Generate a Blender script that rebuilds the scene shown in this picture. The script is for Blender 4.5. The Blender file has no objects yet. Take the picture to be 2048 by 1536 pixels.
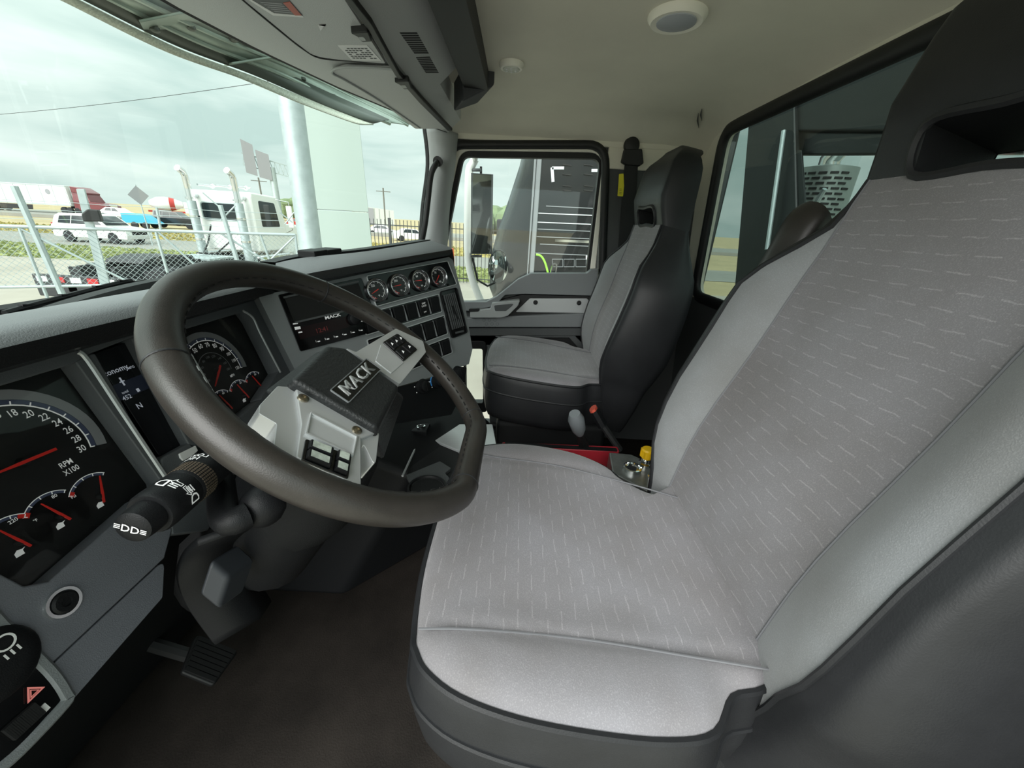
import bpy, bmesh, math, random
from mathutils import Vector as V, Matrix
random.seed(7)
SC = bpy.context.scene
COL = SC.collection
# ------------------------------------------------------------------ camera
FPX = 770.0
PITCH, ROLL = math.radians(22.5), math.radians(3.2)
CAM = V((-0.88, 0.0, 1.03))
FW = V((math.cos(PITCH), 0, -math.sin(PITCH)))
R0 = V((0, -1, 0)); U0 = R0.cross(FW)
RT = math.cos(ROLL)*R0 + math.sin(ROLL)*U0
UP = RT.cross(FW)
cd = bpy.data.cameras.new('camera'); cam = bpy.data.objects.new('camera', cd); COL.objects.link(cam)
cd.sensor_fit = 'HORIZONTAL'; cd.sensor_width = 36.0; cd.lens = 36.0*FPX/2048.0
cd.clip_start = 0.01; cd.clip_end = 3000
cam.matrix_world = Matrix(((RT.x, UP.x, -FW.x, CAM.x), (RT.y, UP.y, -FW.y, CAM.y), (RT.z, UP.z, -FW.z, CAM.z), (0, 0, 0, 1)))
SC.camera = cam
SC.view_settings.view_transform = 'Standard'; SC.view_settings.look = 'None'
SC.view_settings.gamma = 1.0; SC.view_settings.use_curve_mapping = False
SC.view_settings.exposure = 0.22
# ------------------------------------------------------------------ sky: bright overcast with streaky cloud
w = bpy.data.worlds.new('sky'); SC.world = w; w.use_nodes = True
nt = w.node_tree; nt.nodes.clear()
def wn(t, **k):
    n = nt.nodes.new(t)
    for a, b in k.items(): setattr(n, a, b)
    return n
tc = wn('ShaderNodeTexCoord'); sx = wn('ShaderNodeSeparateXYZ'); nt.links.new(tc.outputs['Generated'], sx.inputs[0])
mp = wn('ShaderNodeMapping'); mp.inputs['Scale'].default_value = (1.0, 1.0, 4.5); mp.inputs['Rotation'].default_value = (0.1, 0.05, 0.4)
nt.links.new(tc.outputs['Generated'], mp.inputs[0])
n1 = wn('ShaderNodeTexNoise'); n1.inputs['Scale'].default_value = 2.2; n1.inputs['Detail'].default_value = 5; n1.inputs['Roughness'].default_value = 0.5; n1.inputs['Distortion'].default_value = 0.6
nt.links.new(mp.outputs[0], n1.inputs['Vector'])
cr = wn('ShaderNodeValToRGB'); cr.color_ramp.elements[0].position = 0.36; cr.color_ramp.elements[1].position = 0.64
cr.color_ramp.elements[0].color = (0.47, 0.605, 0.575, 1); cr.color_ramp.elements[1].color = (0.78, 0.875, 0.83, 1)
nt.links.new(n1.outputs['Fac'], cr.inputs[0])
zr = wn('ShaderNodeMapRange'); zr.inputs['From Min'].default_value = 0.0; zr.inputs['From Max'].default_value = 1.0; zr.inputs['To Min'].default_value = 1.12; zr.inputs['To Max'].default_value = 2.9
zr.clamp = True
pw = wn('ShaderNodeMath', operation='POWER'); pw.use_clamp = True; pw.inputs[1].default_value = 1.8; nt.links.new(sx.outputs['Z'], pw.inputs[0]); nt.links.new(pw.outputs[0], zr.inputs['Value'])
bg = wn('ShaderNodeBackground'); nt.links.new(cr.outputs[0], bg.inputs['Color']); nt.links.new(zr.outputs[0], bg.inputs['Strength'])
wo = wn('ShaderNodeOutputWorld'); nt.links.new(bg.outputs[0], wo.inputs[0])
# veiled sun, very soft, high on the driver's side
sd = bpy.data.lights.new('sun', 'SUN'); sd.energy = 5.0; sd.angle = math.radians(60); sd.color = (1.0, 0.985, 0.96)
so = bpy.data.objects.new('sun', sd); COL.objects.link(so)
so.rotation_euler = V((0.80, -0.36, -0.62)).to_track_quat('-Z', 'Y').to_euler()

# ------------------------------------------------------------------ helpers
def ray(u, v):
    return (FPX*FW + (u-1024)*RT + (768-v)*UP).normalized()
def onp(u, v, o, n):
    d = ray(u, v); return CAM + d*((o-CAM).dot(n)/d.dot(n))
def onx(u, v, x): return onp(u, v, V((x, 0, 0)), V((1, 0, 0)))
def ony(u, v, y): return onp(u, v, V((0, y, 0)), V((0, 1, 0)))
def onz(u, v, z): return onp(u, v, V((0, 0, z)), V((0, 0, 1)))
class Fr:
    """a working plane: origin, two axes; local (x, y, d)"""
    def __init__(s, o, a, b):
        s.o = V(o); s.a = V(a).normalized(); b = V(b); s.b = (b-b.dot(s.a)*s.a).normalized(); s.n = s.a.cross(s.b)
    def p(s, x, y, d=0.0): return s.o+s.a*x+s.b*y+s.n*d
    def loc(s, P): q = V(P)-s.o; return (q.dot(s.a), q.dot(s.b), q.dot(s.n))
    def px(s, u, v, d=0.0):
        q = onp(u, v, s.o+s.n*d, s.n)-s.o; return (q.dot(s.a), q.dot(s.b))
    def poly(s, pts, d=0.0): return [s.px(u, v, d) for u, v in pts]
    def at(s, x, y, d=0.0, rot=0.0):
        a = s.a*math.cos(rot)+s.b*math.sin(rot); b = s.b*math.cos(rot)-s.a*math.sin(rot)
        return Fr(s.p(x, y, d), a, b)
WORLD = Fr((0, 0, 0), (1, 0, 0), (0, 1, 0))
def smooth(a, b, x):
    t = min(1, max(0, (x-a)/(b-a))); return t*t*(3-2*t)
def lerp(a, b, t): return a+(b-a)*t
def interp(tab, x):
    if x <= tab[0][0]: return tab[0][1]
    for (a, b), (c, d) in zip(tab, tab[1:]):
        if x <= c: return b+(d-b)*(x-a)/(c-a)
    return tab[-1][1]
def rpoly(pts, r, seg=5):
    """round the corners of a polygon; r one number or one per corner"""
    out = []; n = len(pts)
    for i in range(n):
        p0 = V(pts[i-1]).to_2d(); p1 = V(pts[i]).to_2d(); p2 = V(pts[(i+1) % n]).to_2d()
        rr = r[i] if isinstance(r, (list, tuple)) else r
        d0 = (p0-p1); d1 = (p2-p1); l0 = d0.length; l1 = d1.length
        if rr <= 0 or l0 < 1e-9 or l1 < 1e-9: out.append((p1.x, p1.y)); continue
        d0 /= l0; d1 /= l1; ang = d0.angle(d1, 3.14)
        t = min(rr/max(1e-6, math.tan(ang/2)), l0*.49, l1*.49)
        a = p1+d0*t; b = p1+d1*t
        for k in range(seg+1):
            q = k/seg; c = a*(1-q)**2+p1*2*q*(1-q)+b*q*q; out.append((c.x, c.y))
    return out
def rect(cx, cy, w, h): return [(cx-w/2, cy-h/2), (cx+w/2, cy-h/2), (cx+w/2, cy+h/2), (cx-w/2, cy+h/2)]
def circ(cx, cy, r, n=24, a0=0, a1=2*math.pi): return [(cx+r*math.cos(a0+(a1-a0)*i/n), cy+r*math.sin(a0+(a1-a0)*i/n)) for i in range(n)]
def spline(pts, n=8, closed=False):
    P = [V(p) for p in pts]; out = []; m = len(P)
    for i in range(m if closed else m-1):
        if closed: a, b, c, d = P[i-1], P[i], P[(i+1) % m], P[(i+2) % m]
        else: a, b, c, d = P[max(0, i-1)], P[i], P[i+1], P[min(m-1, i+2)]
        for k in range(n):
            t = k/n
            out.append(.5*((2*b)+(c-a)*t+(2*a-5*b+4*c-d)*t*t+(3*b-a-3*c+d)*t**3))
    if not closed: out.append(P[-1].copy())
    return out
_txt = {}
def glyphs(s, al='CENTER'):
    k = (s, al)
    if k not in _txt:
        c = bpy.data.curves.new('t', 'FONT'); c.body = s; c.size = 1.0; c.align_x = al; c.align_y = 'CENTER'; c.resolution_u = 2; c.offset = .022 if s == 'MACK' else .008
        o = bpy.data.objects.new('t', c); COL.objects.link(o)
        me = bpy.data.meshes.new_from_object(o)
        _txt[k] = ([v.co.copy() for v in me.vertices], [tuple(p.vertices) for p in me.polygons])
        bpy.data.objects.remove(o); bpy.data.meshes.remove(me); bpy.data.curves.remove(c)
    return _txt[k]
class MB:
    def __init__(s): s.v = []; s.f = []
    def add(s, vs, fs):
        o = len(s.v); s.v += [V(v) for v in vs]; s.f += [tuple(i+o for i in f) for f in fs]; return s
    def hexa(s, a, b):
        """a, b: two quads facing each other"""
        return s.add(list(a)+list(b), [(3, 2, 1, 0), (4, 5, 6, 7), (0, 1, 5, 4), (1, 2, 6, 5), (2, 3, 7, 6), (3, 0, 4, 7)])
    def box(s, lo, hi):
        x0, y0, z0 = lo; x1, y1, z1 = hi
        return s.hexa([(x0, y0, z0), (x1, y0, z0), (x1, y1, z0), (x0, y1, z0)], [(x0, y0, z1), (x1, y0, z1), (x1, y1, z1), (x0, y1, z1)])
    def prism(s, fr, pts, d0, d1, top=1.0):
        n = len(pts); cx = sum(p[0] for p in pts)/n; cy = sum(p[1] for p in pts)/n
        A = [fr.p(x, y, d0) for x, y in pts]; B = [fr.p(cx+(x-cx)*top, cy+(y-cy)*top, d1) for x, y in pts]
        ar = sum(pts[i][0]*pts[(i+1) % n][1]-pts[(i+1) % n][0]*pts[i][1] for i in range(n))
        fs = [tuple(range(n-1, -1, -1)), tuple(range(n, 2*n))]+[(i, (i+1) % n, n+(i+1) % n, n+i) for i in range(n)]
        if (ar < 0) != (d1 < d0): fs = [f[::-1] for f in fs]
        return s.add(A+B, fs)
    def bar(s, p, q, w, h, up=(0, 0, 1)):
        p = V(p); q = V(q); t = (q-p).normalized(); sd = t.cross(V(up))
        if sd.length < 1e-4: sd = t.cross(V((1, 0, 0)))
        sd.normalize(); u = sd.cross(t); sd = sd*w/2; u = u*h/2
        return s.hexa([p-sd-u, p+sd-u, p+sd+u, p-sd+u], [q-sd-u, q+sd-u, q+sd+u, q-sd+u])
    def ring(s, fr, outer, inner, d0, d1, n=64, din=None):
        """flat frame between two outlines, star-shaped about the inner one's middle"""
        cx = sum(p[0] for p in inner)/len(inner); cy = sum(p[1] for p in inner)/len(inner)
        def hit(poly, a):
            dx, dy = math.cos(a), math.sin(a); best = None
            for i in range(len(poly)):
                x0, y0 = poly[i][0]-cx, poly[i][1]-cy; x1, y1 = poly[(i+1) % len(poly)][0]-cx, poly[(i+1) % len(poly)][1]-cy
                den = dx*(y1-y0)-dy*(x1-x0)
                if abs(den) < 1e-12: continue
                t = (x0*(y1-y0)-y0*(x1-x0))/den; q = (x0*dy-y0*dx)/den
                if t > 0 and -1e-4 <= q <= 1+1e-4 and (best is None or t > best): best = t
            if best is None: return hit(poly, a+2e-4)
            return (cx+dx*best, cy+dy*best)
        angs = sorted([2*math.pi*i/n for i in range(n)]+[math.atan2(p[1]-cy, p[0]-cx) % (2*math.pi) for p in inner]+[math.atan2(p[1]-cy, p[0]-cx) % (2*math.pi) for p in outer])
        a2 = []
        for a in angs:
            if not a2 or a-a2[-1] > 4e-3: a2.append(a)
        O = [hit(outer, a) for a in a2]; I = [hit(inner, a) for a in a2]; m = len(a2)
        if din is None: din = d1
        vs = [fr.p(x, y, d0) for x, y in O]+[fr.p(x, y, d1) for x, y in O]+[fr.p(x, y, din) for x, y in I]+[fr.p(x, y, d0) for x, y in I]
        fs = []
        for i in range(m):
            j = (i+1) % m
            for k in range(3): fs.append((k*m+i, k*m+j, (k+1)*m+j, (k+1)*m+i))
            fs.append((3*m+i, 3*m+j, j, i))
        return s.add(vs, fs)
    def tube(s, path, r, seg=8, closed=False, caps=True, sx=1.0, sy=1.0, up=None):
        P = [V(p) for p in path]; n = len(P)
        T = []
        for i in range(n):
            if closed: t = P[(i+1) % n]-P[i-1]
            else: t = P[min(n-1, i+1)]-P[max(0, i-1)]
            T.append(t.normalized())
        u = V(up) if up else V((0, 0, 1))
        if abs(T[0].dot(u)) > .95: u = V((1, 0, 0)) if abs(T[0].x) < .9 else V((0, 1, 0))
        vs = []
        for i in range(n):
            sd = T[i].cross(u).normalized(); u2 = sd.cross(T[i]).normalized()
            if not up: u = u2
            rr = r[i] if isinstance(r, (list, tuple)) else r
            for k in range(seg):
                a = 2*math.pi*k/seg; vs.append(P[i]+sd*(rr*sx*math.cos(a))+u2*(rr*sy*math.sin(a)))
        fs = []
        for i in range(n if closed else n-1):
            j = (i+1) % n
            for k in range(seg):
                l = (k+1) % seg; fs.append((i*seg+k, i*seg+l, j*seg+l, j*seg+k))
        if caps and not closed:
            fs.append(tuple(range(seg-1, -1, -1))); fs.append(tuple((n-1)*seg+k for k in range(seg)))
        return s.add(vs, fs)
    def lathe(s, fr, prof, seg=24, cx=0, cy=0, sx=1, sy=1):
        vs = []; fs = []; m = len(prof)
        for r, h in prof:
            for k in range(seg):
                a = 2*math.pi*k/seg; vs.append(fr.p(cx+r*sx*math.cos(a), cy+r*sy*math.sin(a), h))
        for i in range(m-1):
            for k in range(seg):
                l = (k+1) % seg; fs.append((i*seg+k, i*seg+l, (i+1)*seg+l, (i+1)*seg+k))
        fs.append(tuple(range(seg-1, -1, -1))); fs.append(tuple((m-1)*seg+k for k in range(seg)))
        return s.add(vs, fs)
    def grid(s, rows, closed_u=False, skip=None):
        m = len(rows[0]); vs = [p for r in rows for p in r]; fs = []
        for i in range(len(rows)-1):
            for j in range(m if closed_u else m-1):
                if skip and skip(i, j): continue
                k = (j+1) % m; fs.append((i*m+j, i*m+k, (i+1)*m+k, (i+1)*m+j))
        return s.add(vs, fs)
    def text(s, t, fr, x, y, size, d=0.0005, rot=0.0, al='CENTER', sx=1.0, shear=0.0):
        vs, fs = glyphs(t, al); c, q = math.cos(rot), math.sin(rot); out = []
        for v in vs:
            a = (v.x+shear*v.y)*size*sx; b = v.y*size; out.append(fr.p(x+a*c-b*q, y+a*q+b*c, d))
        return s.add(out, fs)
    def build(s, name, mat, parent=None, bevel=0.0, smooth=40, solid=0.0, sub=0, bseg=2, **props):
        me = bpy.data.meshes.new(name)
        base = parent_loc(parent)
        me.from_pydata([tuple(v-base) for v in s.v], [], s.f)
        me.validate(); 
        ms = mat if isinstance(mat, (list, tuple)) else [mat]
        for m in ms: me.materials.append(m)
        o = bpy.data.objects.new(name, me); COL.objects.link(o)
        bm = bmesh.new(); bm.from_mesh(me); bmesh.ops.remove_doubles(bm, verts=bm.verts, dist=1e-6); bmesh.ops.recalc_face_normals(bm, faces=bm.faces); bm.to_mesh(me); bm.free()
        if smooth:
            me.polygons.foreach_set('use_smooth', [True]*len(me.polygons)); me.set_sharp_from_angle(angle=math.radians(smooth))
        if parent is not None: o.parent = parent
        if solid:
            md = o.modifiers.new('solidify', 'SOLIDIFY'); md.thickness = solid; md.offset = -1
        if bevel:
            md = o.modifiers.new('bevel', 'BEVEL'); md.width = bevel; md.segments = bseg; md.limit_method = 'ANGLE'; md.angle_limit = math.radians(35); md.use_clamp_overlap = True
            md.harden_normals = True
        if sub:
            md = o.modifiers.new('subsurf', 'SUBSURF'); md.levels = sub; md.render_levels = sub
        for k, v in props.items(): o[k] = v
        return o
def parent_loc(p):
    q = V((0, 0, 0))
    while p is not None: q = q+p.location; p = p.parent
    return q
def thing(name, label, cat, loc=(0, 0, 0), group=None):
    o = bpy.data.objects.new(name, None); COL.objects.link(o); o.location = loc; o.empty_display_size = .05
    o['label'] = label; o['category'] = cat
    if group: o['group'] = group
    return o
def tag(o, label, cat, group=None):
    o['label'] = label; o['category'] = cat
    if group: o['group'] = group
    return o
def struct(o): o['kind'] = 'structure'; return o
def struct_root(name, loc=(0, 0, 0)):
    o = bpy.data.objects.new(name, None); COL.objects.link(o); o.location = loc; o.empty_display_size = .05; o['kind'] = 'structure'; return o
def dup(root, loc, label=None, group=None, parent=None):
    r = root.copy(); COL.objects.link(r); r.location = loc
    if parent is not None: r.parent = parent
    if label: r['label'] = label
    if group: r['group'] = group
    for ch in list(root.children):
        c = ch.copy(); COL.objects.link(c); c.parent = r
        for g in ch.children:
            d = g.copy(); COL.objects.link(d); d.parent = c
    return r
# ------------------------------------------------------------------ materials
def lin(h):
    if isinstance(h, str):
        h = h.lstrip('#'); c = [int(h[i:i+2], 16)/255 for i in (0, 2, 4)]
    else: c = h
    return tuple((x/12.92 if x <= .04045 else ((x+.055)/1.055)**2.4) for x in c)
MT = {}
def M(name, col, rough=.5, metal=0.0, bump=None, var=None, spec=.5, coat=0.0, emit=0.0):
    """col sRGB; bump=(scale, strength[, detail]); var=(scale, amount): patchy wear in lightness"""
    m = bpy.data.materials.new(name); m.use_nodes = True; t = m.node_tree; b = t.nodes['Principled BSDF']
    c = lin(col); b.inputs['Base Color'].default_value = (*c, 1); b.inputs['Roughness'].default_value = rough; b.inputs['Metallic'].default_value = metal
    b.inputs['Specular IOR Level'].default_value = spec; b.inputs['Coat Weight'].default_value = coat
    if emit: b.inputs['Emission Color'].default_value = (*c, 1); b.inputs['Emission Strength'].default_value = emit
    if bump or var:
        co = t.nodes.new('ShaderNodeTexCoord')
    if bump:
        n = t.nodes.new('ShaderNodeTexNoise'); n.inputs['Scale'].default_value = bump[0]; n.inputs['Detail'].default_value = bump[2] if len(bump) > 2 else 2
        t.links.new(co.outputs['Object'], n.inputs['Vector'])
        k = t.nodes.new('ShaderNodeBump'); k.inputs['Strength'].default_value = bump[1]; k.inputs['Distance'].default_value = .002
        t.links.new(n.outputs['Fac'], k.inputs['Height']); t.links.new(k.outputs[0], b.inputs['Normal'])
    if var:
        n = t.nodes.new('ShaderNodeTexNoise'); n.inputs['Scale'].default_value = var[0]; n.inputs['Detail'].default_value = 5; n.inputs['Roughness'].default_value = .6
        t.links.new(co.outputs['Object'], n.inputs['Vector'])
        r = t.nodes.new('ShaderNodeMapRange'); r.inputs['From Min'].default_value = .3; r.inputs['From Max'].default_value = .7; r.inputs['To Min'].default_value = 1-var[1]; r.inputs['To Max'].default_value = 1+var[1]
        t.links.new(n.outputs['Fac'], r.inputs['Value'])
        x = t.nodes.new('ShaderNodeMix'); x.data_type = 'RGBA'; x.blend_type = 'MULTIPLY'; x.inputs[0].default_value = 1
        x.inputs[6].default_value = (*c, 1); t.links.new(r.outputs[0], x.inputs[7]); t.links.new(x.outputs[2], b.inputs['Base Color'])
    MT[name] = m
    return m
def glass(name, tint=(1, 1, 1), haze=0.0, rough=.02, refl=1.0):
    """thin window pane: lets light straight through, Fresnel reflection on top, optional dusty haze"""
    m = bpy.data.materials.new(name); m.use_nodes = True; t = m.node_tree; t.nodes.clear()
    tr = t.nodes.new('ShaderNodeBsdfTransparent'); tr.inputs[0].default_value = (*tint, 1)
    gl = t.nodes.new('ShaderNodeBsdfGlossy'); gl.inputs['Roughness'].default_value = rough
    ge = t.nodes.new('ShaderNodeNewGeometry'); dt = t.nodes.new('ShaderNodeVectorMath'); dt.operation = 'DOT_PRODUCT'
    t.links.new(ge.outputs['Incoming'], dt.inputs[0]); t.links.new(ge.outputs['Normal'], dt.inputs[1])
    def mth(op, a, b=None):
        n = t.nodes.new('ShaderNodeMath'); n.operation = op
        for i, q in enumerate((a, b)):
            if q is None: continue
            if isinstance(q, (int, float)): n.inputs[i].default_value = q
            else: t.links.new(q, n.inputs[i])
        return n.outputs[0]
    sch = mth('ADD', mth('MULTIPLY', mth('POWER', mth('SUBTRACT', 1.0, mth('ABSOLUTE', dt.outputs['Value'])), 5.0), .9), .05)
    mu = t.nodes.new('ShaderNodeMath'); mu.operation = 'MULTIPLY'; mu.inputs[1].default_value = refl; t.links.new(sch, mu.inputs[0])
    mx = t.nodes.new('ShaderNodeMixShader'); t.links.new(mu.outputs[0], mx.inputs[0]); t.links.new(tr.outputs[0], mx.inputs[1]); t.links.new(gl.outputs[0], mx.inputs[2])
    out = t.nodes.new('ShaderNodeOutputMaterial'); last = mx
    if haze:
        df = t.nodes.new('ShaderNodeBsdfDiffuse'); df.inputs[0].default_value = (.8, .82, .8, 1)
        co = t.nodes.new('ShaderNodeTexCoord'); n = t.nodes.new('ShaderNodeTexNoise'); n.inputs['Scale'].default_value = 6; n.inputs['Detail'].default_value = 3
        t.links.new(co.outputs['Object'], n.inputs['Vector'])
        r = t.nodes.new('ShaderNodeMapRange'); r.inputs['From Min'].default_value = .4; r.inputs['From Max'].default_value = .75; r.inputs['To Max'].default_value = haze
        r.inputs['To Min'].default_value = haze*.25
        t.links.new(n.outputs['Fac'], r.inputs['Value'])
        m2 = t.nodes.new('ShaderNodeMixShader'); t.links.new(r.outputs[0], m2.inputs[0]); t.links.new(mx.outputs[0], m2.inputs[1]); t.links.new(df.outputs[0], m2.inputs[2]); last = m2
    t.links.new(last.outputs[0], out.inputs[0]); MT[name] = m
    return m
def cloth(name, col, col2, ax, dash=True, stain=.2):
    """woven seat cloth; broken pale dashes along local x, rows along ax (1=y, 2=z)"""
    m = M(name, col, .95, spec=.15); t = m.node_tree; b = t.nodes['Principled BSDF']
    b.inputs['Sheen Weight'].default_value = .25; b.inputs['Sheen Roughness'].default_value = .5
    N = t.nodes.new; L = t.links.new
    co = N('ShaderNodeTexCoord'); sp = N('ShaderNodeSeparateXYZ'); L(co.outputs['Object'], sp.inputs[0])
    def mth(op, a, bb=None):
        n = N('ShaderNodeMath'); n.operation = op
        for i, q in enumerate((a, bb)):
            if q is None: continue
            if isinstance(q, (int, float)): n.inputs[i].default_value = q
            else: L(q, n.inputs[i])
        return n.outputs[0]
    fine = N('ShaderNodeTexNoise'); fine.inputs['Scale'].default_value = 700; fine.inputs['Detail'].default_value = 2; L(co.outputs['Object'], fine.inputs['Vector'])
    big = N('ShaderNodeTexNoise'); big.inputs['Scale'].default_value = 5.5; big.inputs['Detail'].default_value = 4; L(co.outputs['Object'], big.inputs['Vector'])
    wob = N('ShaderNodeTexNoise'); wob.inputs['Scale'].default_value = 45; L(co.outputs['Object'], wob.inputs['Vector'])
    fac = mth('MULTIPLY', mth('SUBTRACT', fine.outputs['Fac'], .5), 1.1)
    if dash:
        row = mth('DIVIDE', mth('ADD', sp.outputs[ax], mth('MULTIPLY', wob.outputs['Fac'], .006)), .019)
        rid = mth('FLOOR', row); rf = mth('FRACT', row)
        col_ = mth('FRACT', mth('ADD', mth('DIVIDE', sp.outputs[0], .042), mth('MULTIPLY', rid, .37)))
        msk = mth('MULTIPLY', mth('MULTIPLY', mth('LESS_THAN', rf, .085), mth('LESS_THAN', col_, .62)), mth('LESS_THAN', mth('ABSOLUTE', sp.outputs[0]), .186))
        fac = mth('ADD', fac, mth('MULTIPLY', msk, .3))
    mix = N('ShaderNodeMix'); mix.data_type = 'RGBA'; mix.clamp_factor = True
    mix.inputs[6].default_value = (*lin(col), 1); mix.inputs[7].default_value = (*lin(col2), 1); L(fac, mix.inputs[0])
    rg = N('ShaderNodeMapRange'); rg.inputs['From Min'].default_value = .35; rg.inputs['From Max'].default_value = .68; rg.inputs['To Min'].default_value = 0; rg.inputs['To Max'].default_value = 1
    L(big.outputs['Fac'], rg.inputs['Value'])
    m3 = N('ShaderNodeMix'); m3.data_type = 'RGBA'; m3.blend_type = 'MULTIPLY'; m3.inputs[0].default_value = 1
    L(mix.outputs[2], m3.inputs[6])
    tn = N('ShaderNodeMix'); tn.data_type = 'RGBA'; tn.inputs[6].default_value = (1-stain*1.0, 1-stain*1.12, 1-stain*1.25, 1); tn.inputs[7].default_value = (1.05, 1.05, 1.06, 1); L(rg.outputs[0], tn.inputs[0]); L(tn.outputs[2], m3.inputs[7]); L(m3.outputs[2], b.inputs['Base Color'])
    bu = N('ShaderNodeBump'); bu.inputs['Strength'].default_value = .35; bu.inputs['Distance'].default_value = .001; L(fine.outputs['Fac'], bu.inputs['Height']); L(bu.outputs[0], b.inputs['Normal'])
    return m
# palette
headl = M('headliner_cloth', '#d8d4c6', .95, bump=(500, .15), var=(3, .06), spec=.2)
dkgrey = M('dark_grey_trim', '#4a4d4e', .6, bump=(900, .25))
midgrey = M('mid_grey_plastic', '#777b7d', .5, bump=(900, .25))
palegrey = M('pale_grey_plastic', '#9ea2a2', .5, bump=(900, .2))
blackpl = M('black_plastic', '#151618', .5, bump=(900, .2), spec=.25)
blacksoft = M('soft_black_plastic', '#18191a', .65, bump=(700, .3), spec=.2)
rubber = M('black_rubber', '#131415', .55)
gloss = M('gloss_black_panel', '#0b0c0d', .12)
vinyl = M('black_vinyl', '#242527', .45, bump=(500, .12, 3), var=(12, .15), spec=.3)
leather = M('black_leather', '#2c2926', .38, bump=(700, .10, 3), var=(14, .3))
silver = M('silver_paint', '#c3c6c7', .32, metal=.35, bump=(1200, .05))
chrome = M('bright_chrome', '#e4e6e6', .12, metal=1.0)
white = M('white_paint', '#e6e8e4', .35)
cream = M('cream_paint', '#efece0', .45)
ink = M('white_print', '#e8e8e8', .6)
red = M('needle_red', '#d92a22', .5)
floorm = M('rubber_mat', '#26221f', .7, bump=(260, .4, 4), var=(5, .45), spec=.2)
gwind = glass('windshield_glass', (.94, .985, .965))
gdoor = glass('door_glass', (.95, .98, .97), haze=.02)
grear = glass('rear_glass', (.60, .66, .64), haze=.02)
# ================================================================== cab shell
def cz(x, y):
    """headliner height"""
    c = 1.455-.055*((x-.06)/.75)**2
    c -= .10*smooth(.62, .97, abs(x-.06)/1.0)*1.0
    return c
floor = MB().box((-.95, -.86, -.06), (1.0, 1.0, 0.0)).build('floor', floorm, bevel=.004); struct(floor)
def wy(x): return .83-.43*((x-.06)/.80)**2
def roof_z(x, y=0):
    q = abs(x-.06); return 1.452-.03*(q/.75)**2-.10*smooth(.74, .95, q)
# roof lining, one moulded sheet with coves at the sides and the rear
rows = []
for i in range(29):
    q = i/28
    row = []
    for j in range(41):
        x = -.86+(1.02+.86)*j/40
        s = abs(x-.06)
        z = roof_z(x, 0)
        y0 = min(.62, wy(max(-.74, min(.86, x)))-.04)
        y = y0-q*(y0+.70)
        if q > .86:                                   # rear cove
            a = (q-.86)/.14*math.pi/2; z = z-.07*(1-math.cos(a)); y = lerp(y0-.86*(y0+.70), -.725, math.sin(a))
        row.append(V((x, y, z)))
    rows.append(row)
ceiling = MB().grid(rows).build('ceiling', headl, smooth=80, solid=-.02); struct(ceiling)
# rear wall (leans forward a little), with the window opening
RW = Fr((0, -.76, .80), (-1, 0, 0), (0, .085, 1))
wo_ = rpoly([RW.px(1449, 262), RW.px(1388, 590), (.62, .0), (.62, .585)], [.075, .07, .07, .075], 7)
rwall = struct_root('wall_rear', (0, -.76, 0))
wtop = .62
MB().ring(RW, [(-.98, -.02), (.95, -.02), (.95, wtop), (-.98, wtop)], wo_, -.03, 0.0).build('upper_panel', headl, rwall)
MB().prism(RW, [(-.98, -.85), (.95, -.85), (.95, -.02), (-.98, -.02)], -.03, 0.0).build('lower_panel', dkgrey, rwall)
wr = struct_root('window_2', (0, -.76, .8))
def grow(pts, d):
    cx = sum(p[0] for p in pts)/len(pts); cy = sum(p[1] for p in pts)/len(pts); out = []
    n = len(pts)
    for i in range(n):
        a = V((*pts[i-1], 0)); b = V((*pts[(i+1) % n], 0)); t = (b-a).normalized(); nn = V((t.y, -t.x, 0)); c = V((*pts[i], 0))
        if nn.dot(c-V((cx, cy, 0))) < 0: nn = -nn
        out.append((c.x+nn.x*d, c.y+nn.y*d))
    return out
MB().tube([RW.p(x, y, .0) for x, y in wo_], .02, 10, True, up=RW.n, sx=1.1, sy=.8).build('rubber_seal', rubber, wr, smooth=60)
MB().prism(RW, grow(wo_, -.012), -.012, -.007).build('pane', grear, wr, smooth=0)
# passenger side wall behind the door and above it
SD = Fr((.93, 0, .60), (0, -1, 0), (0, 0, 1))
seal_o = rpoly(SD.poly([(893, 285), (1218, 283), (1212, 700), (860, 800)]), [.075, .085, .03, .03], 7)
op = rpoly(SD.poly([(906, 296), (1206, 296), (1196, 640)])+[(.31, -.55), (-.38, -.55), SD.px(870, 500)], [.06, .07, .02, .02, .02, .02], 7)
wright = struct_root('wall_right', (.93, 0, 0))
MB().ring(SD, [(-.40, -.62), (.84, -.62), (.84, .78), (-.352, .78)], op, -.05, 0.0, n=96).build('lower_panel', dkgrey, wright)
top = SD.px(1300, 343)[1]
MB().prism(SD, rpoly([(.335, top), (.80, top), (.80, .74), (.335, .74)], .01), .0, .012).build('pillar_lining', headl, wright, bevel=.006)
MB().prism(SD, [(-.34, .735), (.80, .735), (.80, .80), (-.34, .80)], .0, .014).build('roof_rail_lining', headl, wright, bevel=.006)
MB().tube([SD.p(x, y, .004) for x, y in grow(op, .012)], .017, 10, True, up=SD.n, sx=1.0, sy=1.0).build('door_seal', rubber, wright, smooth=60)
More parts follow.
